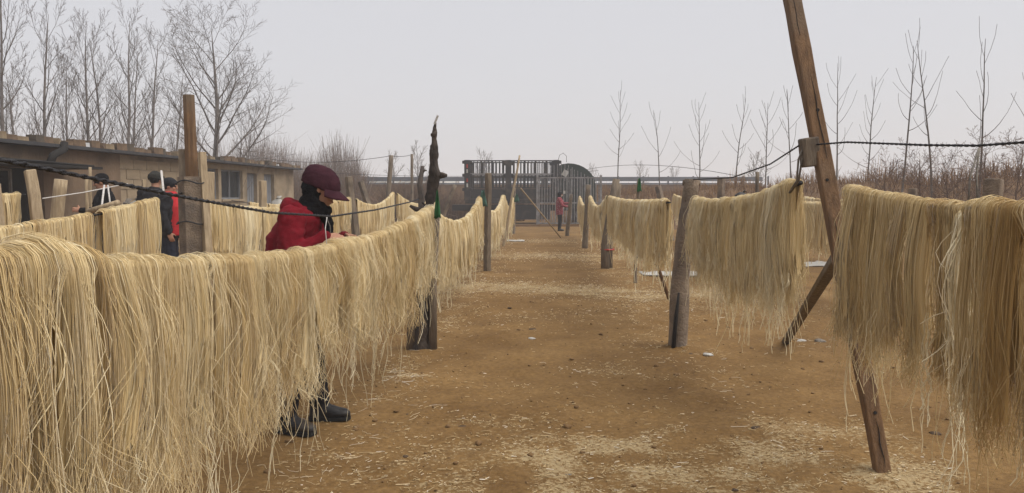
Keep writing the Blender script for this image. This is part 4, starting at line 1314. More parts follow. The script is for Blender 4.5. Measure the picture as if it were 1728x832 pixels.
def rope(label, pts, r, m, name="drying_rope", twist=True):
    pts = [Vector(p) for p in pts]
    o = pts[0]
    k = 2 if twist else 1
    L = sum((pts[i + 1] - pts[i]).length for i in range(len(pts) - 1))
    if twist:
        n = min(260, int(L / 0.02))
        # resample and wind two plies
        cum = [0]
        for i in range(len(pts) - 1):
            cum.append(cum[-1] + (pts[i + 1] - pts[i]).length)
        A = np.array([tuple(p - o) for p in pts])
        t = np.linspace(0, L, n)
        C = np.stack([np.interp(t, cum, A[:, i]) for i in range(3)], 1)
        T = np.gradient(C, axis=0); T /= np.linalg.norm(T, axis=1, keepdims=True)
        S = np.cross(T, np.array([0, 0, 1.0])); S /= np.linalg.norm(S, axis=1, keepdims=True)
        U = np.cross(S, T)
        an = t / (r * 14) * 6.283
        P = np.stack([C + r * 0.5 * (np.cos(an + q)[:, None] * S + np.sin(an + q)[:, None] * U) for q in (0, math.pi)])
        V, Q = tubes(P, np.full(P.shape[:2], r * 0.62), 6)
        ob = link(name, np_mesh(name, V, Q), m, None, o)
    else:
        ob = MB().tube([p - o for p in pts], r, 6).build(name, m, None, o, smooth=True)
    return tag(ob, label, "rope", "ropes strung between the posts")


ORD = ["first", "second", "third", "fourth", "fifth", "sixth", "seventh", "eighth", "ninth", "tenth"]
L1, L2, L3, R1, R2 = -1.21, -4.1, -7.0, 1.23, 4.1
pL1 = lambda y, z: (rowx(L1, y), y, z)

# --- near left rope (the person in red works at it)
spA = Span((rowx(L1, 0.3) - 0.2, 0.3, 1.545), (rowx(L1, 7.5) + 0.11, 7.5, 1.36), 0.27)
GA = "hanks on the nearest rope"
cuts = [1.28, 1.78, 2.28, 2.92, 3.55, 4.25, 4.95, 5.7, 6.5, 7.46]
labsA = ["noodle hank cut by the photo's lower corner, closest of all",
         "bulging noodle hank heaped high, with a swelling over the rope, second from the corner",
         "noodle hank just past the heaped one, in front of the timber-topped post",
         "noodle hank hanging left of the person in red",
         "noodle hank directly in front of the red jacket's back",
         "noodle hank under the working hands of the person in red",
         "noodle hank just past the hands, above the boot toe",
         "noodle hank midway between the person in red and twisted trunk",
         "noodle hank against the twisted trunk on its near side"]
for i in range(len(cuts) - 1):
    u0, u1 = (cuts[i] - 0.3) / 7.2, (cuts[i + 1] - 0.01 - 0.3) / 7.2
    hank(labsA[i], spA, u0, u1, (0.74, 0.72, 0.70, 0.68, 0.58, 0.53, 0.58, 0.63, 0.62)[i], (1000 if i < 2 else 540) if i < 6 else 400, 0.00098 if i < 6 else 0.0013, 13,
         300 + i, GA, tone=(0, 0.04, 0, -0.02, 0.0, 0.02, 0, 0.02, 0.05)[i], frizz=1.5, bulge=(0, 0.042, 0.0, 0, 0.0, 0.025, 0.0, 0.01, 0.02)[i], stray=0.12, tails=0.03, ntail=(0, 4, 4, 5, 4, 4, 5, 4, 4)[i], hem=0.09, gather=0.14, col=0.0026 if i < 3 else 0.0034)
rope("thick black rope the nearest noodle hanks hang over", [spA.P(t) for t in np.linspace(0, 1, 30)], 0.011, M['rope'])
zt = [(-0.2, 1.68), (1.71, 1.578), (2.3, 1.52), (2.62, 1.488), (3.4, 1.42), (4.37, 1.376), (5.5, 1.39), (6.85, 1.43), (7.4, 1.455)]
rope("thick black twisted rope passing in front of the person in red", [pL1(y, z) for y, z in zt], 0.0066, M['rope'])

# --- the same rope past the twisted trunk
mid = dict(rad=0.0026, segs=6, col=0.007)
far = dict(rad=0.0045, segs=6, col=0.014)


def run(sp, y0, y1, cnt, where, gname, dens, length, seed, lod, gap=0.0, tone=0.0, frizz=0.8, **kw):
    ya, yb = sp.a.y, sp.b.y
    e = np.linspace(y0, y1, cnt + 1)
    for i in range(cnt):
        a, b = e[i] + gap * rnd.random(), e[i + 1] - gap * rnd.random() - 0.01
        hank(f"{ORD[i]} noodle hank {where}", sp, (a - ya) / (yb - ya), (b - ya) / (yb - ya), length + rnd.gauss(0, 0.04), dens * 0.72, lod['rad'], lod['segs'],
             seed + i, gname, tone=tone + rnd.gauss(0, 0.05), frizz=frizz, stray=0.03, tails=kw.get('tails', 0.02), lockw=0.10, slant=kw.get('slant', 0.0), col=lod['col'], ntail=kw.get('ntail', 2), hem=0.05)
    rope("drying rope carrying the hanks " + where, [sp.P(t) for t in np.linspace(0, 1, 16)], 0.009, M['rope'], twist=False)


run(Span(pL1(7.6, 1.42), pL1(14.4, 1.45), 0.33), 8.2, 14.3, 6, "past the twisted trunk, before the square timber post", "hanks past the twisted trunk", 200, 0.76, 400, mid, 0.05, 0.05)
run(Span(pL1(14.6, 1.42), pL1(22.2, 1.48), 0.38), 14.7, 22.1, 6, "past the square timber post, before the pale pole", "hanks before the pale pole", 90, 0.76, 420, far, 0.05, 0.07)
run(Span(pL1(22.4, 1.48), pL1(29.2, 1.40), 0.40), 22.5, 29.0, 5, "past the pale pole, before the truck", "hanks before the truck", 70, 0.74, 440, far, 0.08, 0.07)

# --- second left rope
pL2 = lambda y, z: (rowx(L2, y), y, z)
spB = Span(pL2(1.6, 1.35), pL2(8.75, 1.52), 0.23)
run(spB, 5.3, 6.95, 2, "left of the wide bundle behind the heaped hank", "hanks left of the timber-topped post", 210, 0.74, 500, mid, 0.0, 0.05)
run(spB, 7.10, 8.16, 1, "in one wide bundle beside the timber-topped post", "hanks beside the timber-topped post", 240, 0.72, 510, mid, 0.0, 0.02)
run(Span(pL2(8.9, 1.42), pL2(16.3, 1.42), 0.16), 9.1, 16.2, 7, "behind the person in red, counted from the timber-topped post", "hanks behind the person in red", 170, 0.70, 520, mid, 0.06, 0.02)
run(Span(pL2(16.6, 1.40), pL2(20.9, 1.55), 0.24), 16.7, 20.8, 4, "between the leaning plank post and crooked stick post", "hanks before the crooked stick post", 90, 0.72, 540, far, 0.05, 0.05)
run(Span(pL2(21.1, 1.55), pL2(28.9, 1.5), 0.36), 21.3, 28.8, 6, "past the crooked stick post on the rope behind", "hanks past the crooked stick post", 70, 0.72, 560, far, 0.06, 0.06)
pL3 = lambda y, z: (rowx(L3, y), y, z)
run(Span(pL3(7.6, 1.5), pL3(10.4, 1.5), 0.04), 8.6, 10.3, 2, "in front of the dark shed", "hanks before the dark shed", 150, 0.56, 580, mid, 0.02, 0.03)
run(Span((-6.9, 19.0, 1.35), (-6.2, 28.0, 1.45), 0.22), 20.0, 27.5, 6, "on the low rope before the grey doors", "hanks before the grey doors", 60, 0.6, 590, far, 0.1, 0.05)

# --- near right hanks on short rods off the leaning pole
sp1 = Span((1.70, 7.2, 1.44), (1.745, 4.70, 1.565), 0.07)
GC = "hanks between the concrete post and the leaning pole"
for i, (a, b, L, tn, bl) in enumerate(((0.02, 0.34, 0.60, 0.0, 0), (0.345, 0.60, 0.65, -0.04, 0.01), (0.605, 0.80, 0.70, -0.03, 0), (0.805, 0.995, 0.71, 0.03, 0.012))):
    hank(f"{ORD[i]} noodle hank from the concrete post towards the leaning pole", sp1, a, b, L, 520, 0.0012, 10, 600 + i, GC, tone=tn, frizz=1.0, bulge=bl, stray=0.05, tails=0.06, ntail=11, hem=0.06)
rd = MB().tube([Vector((0, 0, 0))] + [sp1.P(t) - sp1.a for t in np.linspace(0.1, 1.012, 8)], 0.0145, 8).build("drying_rod", M['rope'], None, sp1.a, smooth=True)
tag(rd, "dark drying rod whose round end shows below the wooden block", "rod")
sp2 = Span((1.74, 4.0, 1.515), (1.84, 3.12, 1.43), 0.01)
GD = "hanks past the leaning pole"
for i, (a, b, L, tn) in enumerate(((0.0, 0.5, 0.69, -0.16), (0.505, 1.0, 0.66, -0.13))):
    hank(("brown noodle hank overlapping the leaning pole", "brown noodle hank with a pale loose lock, next to the pole one")[i], sp2, a, b, L, 680, 0.0011, 11, 620 + i, GD,
         tone=tn, frizz=1.0, stray=0.06, tails=0.04, ntail=6, hem=0.07)
hank("loose pale lock of noodles hanging in front of the brown hanks", Span((1.79, 3.06, 1.40), (1.80, 2.98, 1.39), 0.0), 0, 1, 0.60, 1200, 0.0014, 11, 625, GD, tone=0.2, frizz=1.5, stray=0.1, tails=0.03)
rd2 = MB().tube([sp2.P(-0.03) - sp2.a, sp2.P(0.5) - sp2.a, sp2.P(1.1) - sp2.a], 0.013, 8).build("drying_rod", M['greywood'], None, sp2.a, smooth=True)
tag(rd2, "drying rod under the two brown hanks by the leaning pole", "rod")
sp3 = Span((1.655, 2.80, 1.445), (1.70, 2.10, 1.45), 0.005)
hank("brown noodle hank cut by the photo's right edge, its far half", sp3, 0.02, 0.42, 0.72, 780, 0.00095, 12, 630, GD, tone=-0.16, frizz=0.9, stray=0.05, tails=0.03, ntail=4, hem=0.06)
hank("brown noodle hank cut by the photo's right edge, its near half", sp3, 0.43, 0.95, 0.74, 700, 0.00095, 12, 631, GD, tone=-0.14, frizz=0.9, stray=0.05, tails=0.03, ntail=4, hem=0.06)
rd3 = MB().tube([sp3.P(-0.015) - sp3.a, sp3.P(0.5) - sp3.a, sp3.P(1.0) - sp3.a], 0.018, 10).build("drying_rod", M['rope'], None, sp3.a, smooth=True)
tag(rd3, "dark rod end poking out over the hank at the photo's right edge", "rod")
lo = at(1636, 345, 3.0)
rope("thin cord dropping from the black rope to the near right rod", [at(1652, 250, 3.05), at(1637, 300, 3.02), at(1634, 342, 3.0)], 0.004, M['greyrope'], "hanging_cord", False)
rope("second thin cord dropping to the near right rod", [at(1652, 250, 3.05), at(1648, 300, 3.02), at(1650, 345, 2.98)], 0.004, M['greyrope'], "hanging_cord", False)
bl_ = at(1366, 245, 4.42)
rope("black twisted rope running past the leaning pole to the photo's edge", [bl_ + Vector((0.02, -0.055, 0)), at(1430, 240, 4.0), at(1560, 245, 3.3), at(1650, 246, 2.95), at(1745, 239, 2.6), at(1840, 228, 2.3)], 0.0056, M['rope'])
rope("black rope sloping from the wooden block to the concrete post", [bl_ + Vector((-0.05, 0.02, 0.0)), at(1300, 277, 5.1), at(1235, 300, 6.0), at(1170, 303, 7.4)], 0.0056, M['rope'])

# --- right rows going away
pR1 = lambda y, z: (rowx(R1, y), y, z)
pR2 = lambda y, z: (rowx(R2, y), y, z)
run(Span(pR1(7.6, 1.42), pR1(14.9, 1.44), 0.05), 7.75, 14.8, 7, "past the concrete post, before the twin stakes", "hanks before the twin stakes", 210, 0.62, 640, mid, 0.03, -0.02, 0.9, tails=0.06, ntail=6)
run(Span(pR1(15.1, 1.48), pR1(21.2, 1.45), 0.28), 15.2, 21.1, 5, "between the twin stakes and the third post", "hanks past the twin stakes", 100, 0.68, 660, far, 0.05, 0.02, tails=0.06)
run(Span(pR1(21.4, 1.45), pR1(27.6, 1.45), 0.32), 21.5, 27.5, 5, "past the third post, towards the woman in the printed coat", "hanks near the woman in the printed coat", 80, 0.78, 680, far, 0.05, 0.03, tails=0.05)
run(Span(pR2(7.5, 1.42), pR2(14.8, 1.45), 0.10), 9.0, 14.7, 5, "behind the leaning pole, before the slim stake", "hanks behind the leaning pole", 170, 0.70, 700, mid, 0.04, -0.02)
run(Span(pR2(15.0, 1.45), pR2(24.8, 1.5), 0.22), 15.2, 24.6, 8, "past the slim stake on the row behind", "hanks past the slim stake", 60, 0.72, 720, far, 0.06, 0.0)
run(Span((6.9, 12.9, 1.45), (7.4, 20.5, 1.45), 0.1), 13.2, 20.0, 5, "on the farthest right row below the bank", "hanks below the bank", 70, 0.7, 740, far, 0.06, -0.02)

# white cords and small ties
for (pts, r, lab) in (([at(72, 335, 9.6), at(140, 325, 10.5), at(215, 310, 12.0)], 0.008, "pale cord from the leaning plank post past the man in black"),
                      ([at(176, 313, 8.0), at(172, 345, 7.8), at(178, 352, 7.8)], 0.010, "white cord loop holding the wide bundle's rod"),
                      ([at(272, 288, 8.5), at(276, 322, 8.45), at(268, 326, 8.4)], 0.012, "white cord hanging on the timber-topped post"),
                      ([at(182, 313, 8.0), at(186, 345, 7.8)], 0.008, "second white cord beside the rod loop"),
                      ([at(552, 366, 4.4), at(549, 385, 4.36), at(552, 420, 4.33)], 0.0025, "thin white thread from the black rope to the nearest hanks")):
    rope(lab, pts, r, M['whiterope'], "white_cord", False)
wr = MB().tube([at(150, 357, 7.75) * 1.0, at(200, 342, 7.65)], 0.03, 8).build("pale_rod", M['palewood'], smooth=True)
tag(wr, "pale rod end laid over the second rope by the white cord", "rod")

# rags
for (px, py, d, w, h_, m_, lab) in ((738, 345, 7.25, 0.05, 0.26, 'green', "bright green rag tied on the twisted trunk"), (815, 335, 14.2, 0.14, 0.30, 'teal', "teal rag tied to the square timber post"),
                                    (872, 334, 22.1, 0.14, 0.22, 'teal', "teal rag knotted on the pale pole"), (1079, 312, 12.9, 0.07, 0.22, 'green', "green rag on the thin stake between the wide hanks"),
                                    ):
    c = at(px, py, d)
    mb = MB()
    vs, fs = [], []
    for i in range(7):
        t = i / 6
        for j in range(5):
            q_ = j / 4 - 0.5
            vs.append(Vector((q_ * w * (0.35 + 0.9 * t), 0.02 * math.sin(q_ * 9 + t * 4), (0.5 - t) * h_ + 0.01 * math.sin(q_ * 7))))
    nb_ = len(vs)
    vs += [v + Vector((0, 0.012, 0)) for v in vs]
    for i in range(6):
        for j in range(4):
            a = i * 5 + j
            fs.append((a, a + 1, a + 6, a + 5)); fs.append((nb_ + a + 5, nb_ + a + 6, nb_ + a + 1, nb_ + a))
    ring = [j for j in range(5)] + [i * 5 + 4 for i in range(1, 7)] + [30 + j for j in range(3, -1, -1)] + [i * 5 for i in range(5, 0, -1)]
    for a, b in zip(ring, ring[1:] + ring[:1]):
        fs.append((b, a, nb_ + a, nb_ + b))
    tag(mb.add(vs, fs).build("rag", M[m_], None, c, smooth=True), lab, "rag")

# black rounded bundle put in for a head-like dark shape on the rope behind
bg = empty("black_bundle", at(1251, 333, 12.6), label="black rounded bundle caught on the rope right of the concrete post", cat="bag")
mb = MB().ball((0, 0, 0), (0.11, 0.09, 0.085), 14, 9)
mb.v = [tuple(Vector(v) * (1 + 0.18 * mnoise.noise(Vector(v) * 14))) for v in mb.v]
mb.build("bag", M['boot'], bg, smooth=True)
MB().tube([(0.03, 0, 0.07), (0.05, 0, 0.11), (0.09, 0, 0.08)], [0.02, 0.014, 0.006], 6).build("knot", M['boot'], bg, smooth=True)


# ------------------------------------------------------------------ things lying on the ground
def sheet(name, label, px0, px1, py, depth, m, seed):
    c = gnd((px0 + px1) / 2, py)
    w = (px1 - px0) / FPX * c.y
    nx, ny = 22, 8
    V = []
    for i in range(nx):
        for j in range(ny):
            x = (i / (nx - 1) - 0.5) * w; y = (j / (ny - 1) - 0.5) * depth * (0.8 + 0.3 * mnoise.noise(Vector((i * 0.3, seed, 0))))
            z = 0.022 + 0.03 * abs(mnoise.noise(Vector((x * 3, y * 4, seed))))
            V.append((x, y, z))
    V = np.array(V); V2 = V.copy(); V2[:, 2] -= 0.012
    I = np.arange(nx * ny).reshape(nx, ny)
    Q = np.stack([I[:-1, :-1], I[1:, :-1], I[1:, 1:], I[:-1, 1:]], -1).reshape(-1, 4)
    rim_ = list(I[:, 0]) + list(I[-1, 1:]) + list(I[-2::-1, -1]) + list(I[0, -2:0:-1])
    S = np.array([(a, a + nx * ny, b + nx * ny, b) for a, b in zip(rim_, rim_[1:] + rim_[:1])])
    me = np_mesh(name, np.concatenate([V, V2]), np.concatenate([Q, Q[:, ::-1] + nx * ny, S]))
    return tag(link(name, me, m, None, (c.x, c.y, 0)), label, "sheet")


sheet("plastic_sheet", "white plastic sheet lying beneath the hanks by the concrete post", 1082, 1215, 464, 0.9, M['white'], 2)
sheet("plastic_sheet", "pale plastic sheet lying behind the leaning pole's brace", 1335, 1425, 447, 1.3, M['white'], 5)
sheet("plastic_sheet", "small white sheet at the foot of the pale pole", 855, 885, 407, 0.8, M['white'], 8)
for i, (px, py, s_, m_, lab) in enumerate((
        (960, 806, 0.028, 'stone', "grey pebble lying in the straw-coloured crumbs, lowest in the picture"), (898, 572, 0.03, 'white', "white scrap lying alone in the middle of the lane"),
        (899, 557, 0.035, 'clod', "dark clod just beyond the white scrap in the lane"), (1195, 600, 0.04, 'white', "whitish flat stone near the concrete post's foot"),
        (1275, 723, 0.025, 'clod', "small dark clod before the leaning pole"), (1578, 733, 0.03, 'clod', "dark clod under the hank at the right edge"),
        (1477, 798, 0.035, 'clod', "dark shard wedged at the foot of the leaning pole"), (780, 722, 0.03, 'clod', "dark clod in the lane right of the boots"),
        (684, 771, 0.015, 'clod', "small dark pebble below the boot tracks"), (688, 700, 0.012, 'clod', "tiny dark clod among the scraps"),
        (1383, 577, 0.05, 'stone', "grey rubbish stone beside the brace timber's foot"), (1352, 576, 0.035, 'white', "pale rubbish scrap beside the brace timber's foot"),
        (1165, 598, 0.02, 'clod', "tiny clod at the foot of the concrete post"), (1245, 470, 0.05, 'clod', "dark clod on the soil behind the open hanks"),
        (860, 520, 0.025, 'clod', "dark clod on the crumb band in the lane"), (1240, 828, 0.016, 'clod', "tiny dark clod at the photo's lower edge"))):
    g_ = gnd(px, py)
    mb = MB().ball((0, 0, 0), (s_ * 1.2, s_, s_ * 0.42), 12, 8)
    mb.v = [tuple(Vector(v) * (1 + 0.45 * mnoise.noise(Vector(v) * 1.1 / s_ + Vector((i * 7, 0, 0))))) for v in mb.v]
    tag(mb.build("clod" if m_ == 'clod' else ("stone" if m_ == 'stone' else "scrap"), M[m_], None, (g_.x, g_.y, s_ * 0.18), smooth=False), lab, "clod" if m_ == 'clod' else ("stone" if m_ == 'stone' else "scrap"))


# ------------------------------------------------------------------ people
def hand(mb, wrist, direction, palm_n, curl=0.6, s=1.0, mirror=1):
    """palm plus four unequal fingers and a thumb that leaves the side of the palm"""
    d = Vector(direction).normalized(); nrm = Vector(palm_n); nrm = (nrm - nrm.dot(d) * d).normalized(); side = d.cross(nrm) * mirror
    w = Vector(wrist)
    pc = w + d * 0.045 * s
    R = Matrix((d, side, nrm)).transposed()
    mb.ball(pc, (0.052 * s, 0.042 * s, 0.017 * s), 12, 8, R)
    for i, (off, L) in enumerate(((-0.030, 0.070), (-0.010, 0.080), (0.011, 0.075), (0.031, 0.058))):
        p = w + d * 0.085 * s + side * off * s
        pts = [p]; dd = d.copy()
        for k in range(3):
            dd = (Matrix.Rotation(curl * 0.9, 3, side) @ dd) if mirror == 1 else (Matrix.Rotation(-curl * 0.9, 3, side) @ dd)
            pts.append(pts[-1] + dd * L * s * (0.42, 0.32, 0.26)[k])
        mb.limb(pts, [0.0092 * s, 0.0088 * s, 0.0082 * s, 0.0074 * s], 8)
    p = w + d * 0.022 * s - side * 0.034 * s
    t1 = (d * 0.6 - side * 0.8 + nrm * 0.25).normalized(); t2 = (d * 0.9 - side * 0.25 + nrm * 0.4).normalized()
    mb.limb([p, p + t1 * 0.034 * s, p + t1 * 0.034 * s + t2 * 0.030 * s], [0.0125 * s, 0.0108 * s, 0.009 * s], 8)


def person(label, loc, rz, J, scale=1.0, coat='blackcloth', trousers='blackcloth', boots='boot', hat=None, extra=None, voxel=0.008, head_pitch=0.2, head_yaw=0.0,
           coat_len=0.80, gloves=None, group=None, hood=False, scarf=None, bulk=1.0):
    e = empty("person", loc, rz, label=label, cat="person", group=group)
    e.scale = (scale,) * 3
    V3 = Vector
    HC = V3(J['head'])
    HR_ = Matrix.Rotation(head_yaw, 3, 'Z') @ Matrix.Rotation(head_pitch, 3, 'Y')
    hp = lambda x, y, z: HC + HR_ @ V3((x, y, z))
    hip, waist, chest, neck = (V3(J[k]) for k in ('hip', 'waist', 'chest', 'neck'))
    # ---- body: one continuous skin
    b = MB()
    b.ball(hp(-0.012, 0, 0.02), (0.098, 0.076, 0.105), 18, 12, HR_)
    b.ball(hp(0.022, 0, -0.045), (0.066, 0.058, 0.078), 16, 10, HR_)
    b.ball(hp(0.052, 0, -0.092), (0.026, 0.028, 0.02), 10, 8, HR_)
    b.limb([hp(0.085, 0, 0.018), hp(0.108, 0, -0.022)], [0.010, 0.0155], 8)
    b.ball(hp(0.082, 0, 0.028), (0.016, 0.056, 0.012), 12, 8, HR_)
    b.ball(hp(0.085, 0, -0.058), (0.014, 0.026, 0.008), 10, 8, HR_)
    for s_ in (1, -1):
        b.ball(hp(-0.005, s_ * 0.076, -0.008), (0.018, 0.009, 0.03), 10, 8, HR_)
        b.ball(hp(0.066, s_ * 0.038, -0.02), (0.022, 0.022, 0.022), 10, 8, HR_)
    b.limb([neck - V3((0, 0, 0.03)), neck.lerp(HC, 0.45), hp(-0.015, 0, -0.05)], [0.066, 0.058, 0.056], 12)
    b.loft([(hip - V3((0, 0, 0.06)), (0.11, 0, 0), (0, 0.155, 0)), (hip, (0.12, 0, 0), (0, 0.165, 0)), (waist, (0.105, 0, 0), (0, 0.14, 0)), (chest, (0.115, 0, 0), (0, 0.165, 0)),
            (chest.lerp(neck, 0.6), (0.095, 0, 0), (0, 0.17, 0)), (neck, (0.06, 0, 0), (0, 0.07, 0))])
    for s_, k in ((1, 'l'), (-1, 'r')):
        sh_, el, wr_ = V3(J[k + 'sh']), V3(J[k + 'el']), V3(J[k + 'wr'])
        b.limb([chest.lerp(neck, 0.45) + V3((0, s_ * 0.08, 0)), sh_, sh_.lerp(el, 0.5), el, el.lerp(wr_, 0.4), wr_], [0.07, 0.058, 0.05, 0.04, 0.04, 0.028], 10)
        hand(b, wr_, V3(J.get(k + 'hd', wr_ - el)), V3(J.get(k + 'pn', (0, -s_, -0.2))), J.get('curl', 0.5), 1.0, s_)
        kn, an = V3(J[k + 'kn']), V3(J[k + 'an'])
        h0 = hip + V3((0, s_ * 0.085, -0.04))
        b.limb([h0, h0.lerp(kn, 0.5), kn, kn.lerp(an, 0.35), an], [0.088, 0.072, 0.054, 0.052, 0.036], 12)
        fd = V3(J.get(k + 'ft', (1, 0, 0))).normalized()
        b.limb([an + V3((0, 0, -0.045)) - fd * 0.03, an + V3((0, 0, -0.055)) + fd * 0.12], [0.036, 0.03], 10)
    link("body", fuse(b, voxel * 0.8, 3, 0.14), M['skin'], e)
    for s_ in (1, -1):
        MB().ball(hp(0.077, s_ * 0.032, 0.004), (0.013, 0.015, 0.010), 10, 8, HR_).build("eye", M['eye'], e, smooth=True)
    # ---- hair
    hb = MB()
    hb.ball(hp(-0.03, 0, 0.022), (0.092, 0.084, 0.098), 16, 10, HR_)
    link("hair", fuse(hb, 0.012, 2), M['hair'], e)
    # ---- coat
    c = MB()
    k_ = bulk
    sleeves = []
    low = hip.lerp(waist, -0.2); low.z = coat_len
    c.loft([(low, (0.165 * k_, 0, 0), (0, 0.205 * k_, 0)), (hip.lerp(waist, 0.25), (0.165 * k_, 0, 0), (0, 0.21 * k_, 0)), (waist, (0.160 * k_, 0, 0), (0, 0.20 * k_, 0)), (waist.lerp(chest, 0.5), (0.168 * k_, 0, 0), (0, 0.205 * k_, 0)),
            (chest, (0.165 * k_, 0, 0), (0, 0.21 * k_, 0)), (chest.lerp(neck, 0.55), (0.135 * k_, 0, 0), (0, 0.205 * k_, 0)), (chest.lerp(neck, 0.85), (0.1, 0, 0), (0, 0.15, 0)), (neck + V3((0, 0, 0.01)), (0.082, 0, 0), (0, 0.095, 0))], 22)
    for s_, k in ((1, 'l'), (-1, 'r')):
        sh_, el, wr_ = V3(J[k + 'sh']), V3(J[k + 'el']), V3(J[k + 'wr'])
        sl = MB().limb([chest.lerp(neck, 0.5) + V3((0, s_ * 0.12, 0)), sh_, sh_.lerp(el, 0.5), el, el.lerp(wr_, 0.5), wr_ - (wr_ - el).normalized() * 0.02], [0.085 * k_, 0.09 * k_, 0.082 * k_, 0.073 * k_, 0.062, 0.050], 14)
        sleeves.append(fuse(sl, voxel * 1.5, 4, 1.0, (0.0075, 10.0, loc[0] + s_)))
    if hood:
        c.limb([neck + V3((-0.05, 0.085, 0.0)), neck + V3((-0.115, 0.045, 0.0)), neck + V3((-0.125, 0, 0.005)), neck + V3((-0.115, -0.045, 0.0)), neck + V3((-0.05, -0.085, 0.0))], [0.038, 0.05, 0.055, 0.05, 0.038], 12)
        c.ball(neck + V3((-0.12, 0, -0.06)), (0.055, 0.11, 0.09), 14, 10)
    else:
        c.limb([neck + V3((0.06, 0.03, -0.005)), neck + V3((-0.02, 0.075, 0.01)), neck + V3((-0.07, 0, 0.02)), neck + V3((-0.02, -0.075, 0.01)), neck + V3((0.06, -0.03, -0.005))], [0.02, 0.026, 0.028, 0.026, 0.02], 10)
    jk = link("jacket", fuse(c, voxel * 1.35, 5, 1.0, (0.006 if scarf else 0.007, 6.5 if scarf else 9.0, loc[0])), M[coat], e)
    for sm in sleeves:
        link("sleeve", sm, M[coat], jk)
    # ---- trousers and boots
    t = MB()
    t.loft([(hip + V3((0, 0, 0.06)), (0.135, 0, 0), (0, 0.175, 0)), (hip, (0.142, 0, 0), (0, 0.185, 0)), (hip - V3((0, 0, 0.10)), (0.13, 0, 0), (0, 0.175, 0))])
    for s_, k in ((1, 'l'), (-1, 'r')):
        kn, an = V3(J[k + 'kn']), V3(J[k + 'an'])
        h0 = hip + V3((0, s_ * 0.09, -0.04))
        t.limb([h0, h0.lerp(kn, 0.5), kn, kn.lerp(an, 0.5), an + V3((0, 0, 0.05))], [0.105, 0.094, 0.08, 0.076, 0.068], 14)
    link("trousers", fuse(t, voxel * 1.6, 4, 1.0, (0.008, 8.0, loc[1])), M[trousers], e)
    for s_, k in ((1, 'l'), (-1, 'r')):
        an = V3(J[k + 'an'])
        fd = V3(J.get(k + 'ft', (1, 0, 0))).normalized(); sd_ = V3((-fd.y, fd.x, 0))
        o_ = V3((an.x, an.y, 0))
        bt = MB()
        up_ = V3((0, 0, 1))
        bt.loft([(o_ + up_ * 0.23, fd * 0.058, sd_ * 0.056), (o_ + up_ * 0.15, fd * 0.056, sd_ * 0.052), (o_ + up_ * 0.10 + fd * 0.005, fd * 0.066, sd_ * 0.05), (o_ + up_ * 0.03 + fd * 0.0, fd * 0.068, sd_ * 0.048), (o_ + up_ * 0.006, fd * 0.066, sd_ * 0.046)])
        bt.loft([(o_ - fd * 0.02 + up_ * 0.05, sd_ * 0.045, up_ * 0.045), (o_ + fd * 0.06 + up_ * 0.058, sd_ * 0.046, up_ * 0.052), (o_ + fd * 0.13 + up_ * 0.045, sd_ * 0.05, up_ * 0.039), (o_ + fd * 0.18 + up_ * 0.04, sd_ * 0.043, up_ * 0.033), (o_ + fd * 0.205 + up_ * 0.035, sd_ * 0.022, up_ * 0.02)])
        bo = link("boot", fuse(bt, 0.009, 3), M[boots], e)
        so = MB()
        ol = [(-0.072, 0.0), (-0.06, 0.04), (0.0, 0.043), (0.08, 0.05), (0.15, 0.052), (0.195, 0.034), (0.208, 0.0), (0.195, -0.034), (0.15, -0.052), (0.08, -0.05), (0.0, -0.043), (-0.06, -0.04)]
        m12 = len(ol)
        so.add([o_ + fd * a + sd_ * b_ + up_ * 0.001 for a, b_ in ol] + [o_ + fd * a + sd_ * b_ + up_ * 0.024 for a, b_ in ol],
               [tuple(range(m12 - 1, -1, -1)), tuple(range(m12, 2 * m12))] + [(i, (i + 1) % m12, m12 + (i + 1) % m12, m12 + i) for i in range(m12)])
        so.build("sole", M['tyre'], bo)
    # ---- gloves
    if gloves:
        g2 = MB()
        for s_, k in ((1, 'l'), (-1, 'r')):
            el, wr_ = V3(J[k + 'el']), V3(J[k + 'wr'])
            g2.limb([wr_ - (wr_ - el).normalized() * 0.05, wr_ + (wr_ - el).normalized() * 0.01], [0.042, 0.04], 10)
            dd = V3(J.get(k + 'hd', wr_ - el)).normalized()
            g2.limb([wr_, wr_ + dd * 0.06, wr_ + dd * 0.12 + V3((0, 0, -0.02))], [0.04, 0.043, 0.032], 10)
        link("glove", fuse(g2, 0.01, 2), M[gloves], e)
    # ---- hat
    if hat:
        style, hm = hat
        h2 = MB()
        if style == 'cap':
            secs = []
            for i in range(11):
                a = i / 10 * math.pi / 2
                r_ = max(math.cos(a) ** 0.78, 0.06)
                z = 0.030 + 0.112 * math.sin(a) ** 1.0
                sq = 1.0
                secs.append((hp(-0.018 - 0.02 * math.sin(a), 0, z), HR_ @ V3((0.129 * r_ * sq, 0, 0)), HR_ @ V3((0, 0.1 * r_ * sq, 0))))
            secs.insert(0, (hp(-0.018, 0, 0.0), HR_ @ V3((0.128, 0, 0)), HR_ @ V3((0, 0.099, 0))))
            h2.loft(secs, 28)
            ho = link("cap", fuse(h2, 0.007, 3, 1.0, (0.0025, 16, 2)), M[hm], e)
            bm_ = MB()
            vs, fs = [], []
            nA, nB = 13, 6
            for zoff in (0, -0.006):
                for i in range(nA):
                    an = math.radians(-68 + 136 * i / (nA - 1))
                    for j in range(nB):
                        f = j / (nB - 1)
                        ex = 0.082 * f * math.cos(an * 0.85) ** 0.7
                        x = -0.012 + (0.118 + ex) * math.cos(an); y = (0.097 + ex * 0.35) * math.sin(an)
                        z = 0.026 - 0.03 * f * math.cos(an) ** 0.5 - 3.0 * y * y * (0.4 + 0.6 * f) + zoff
                        vs.append(hp(x, y, z))
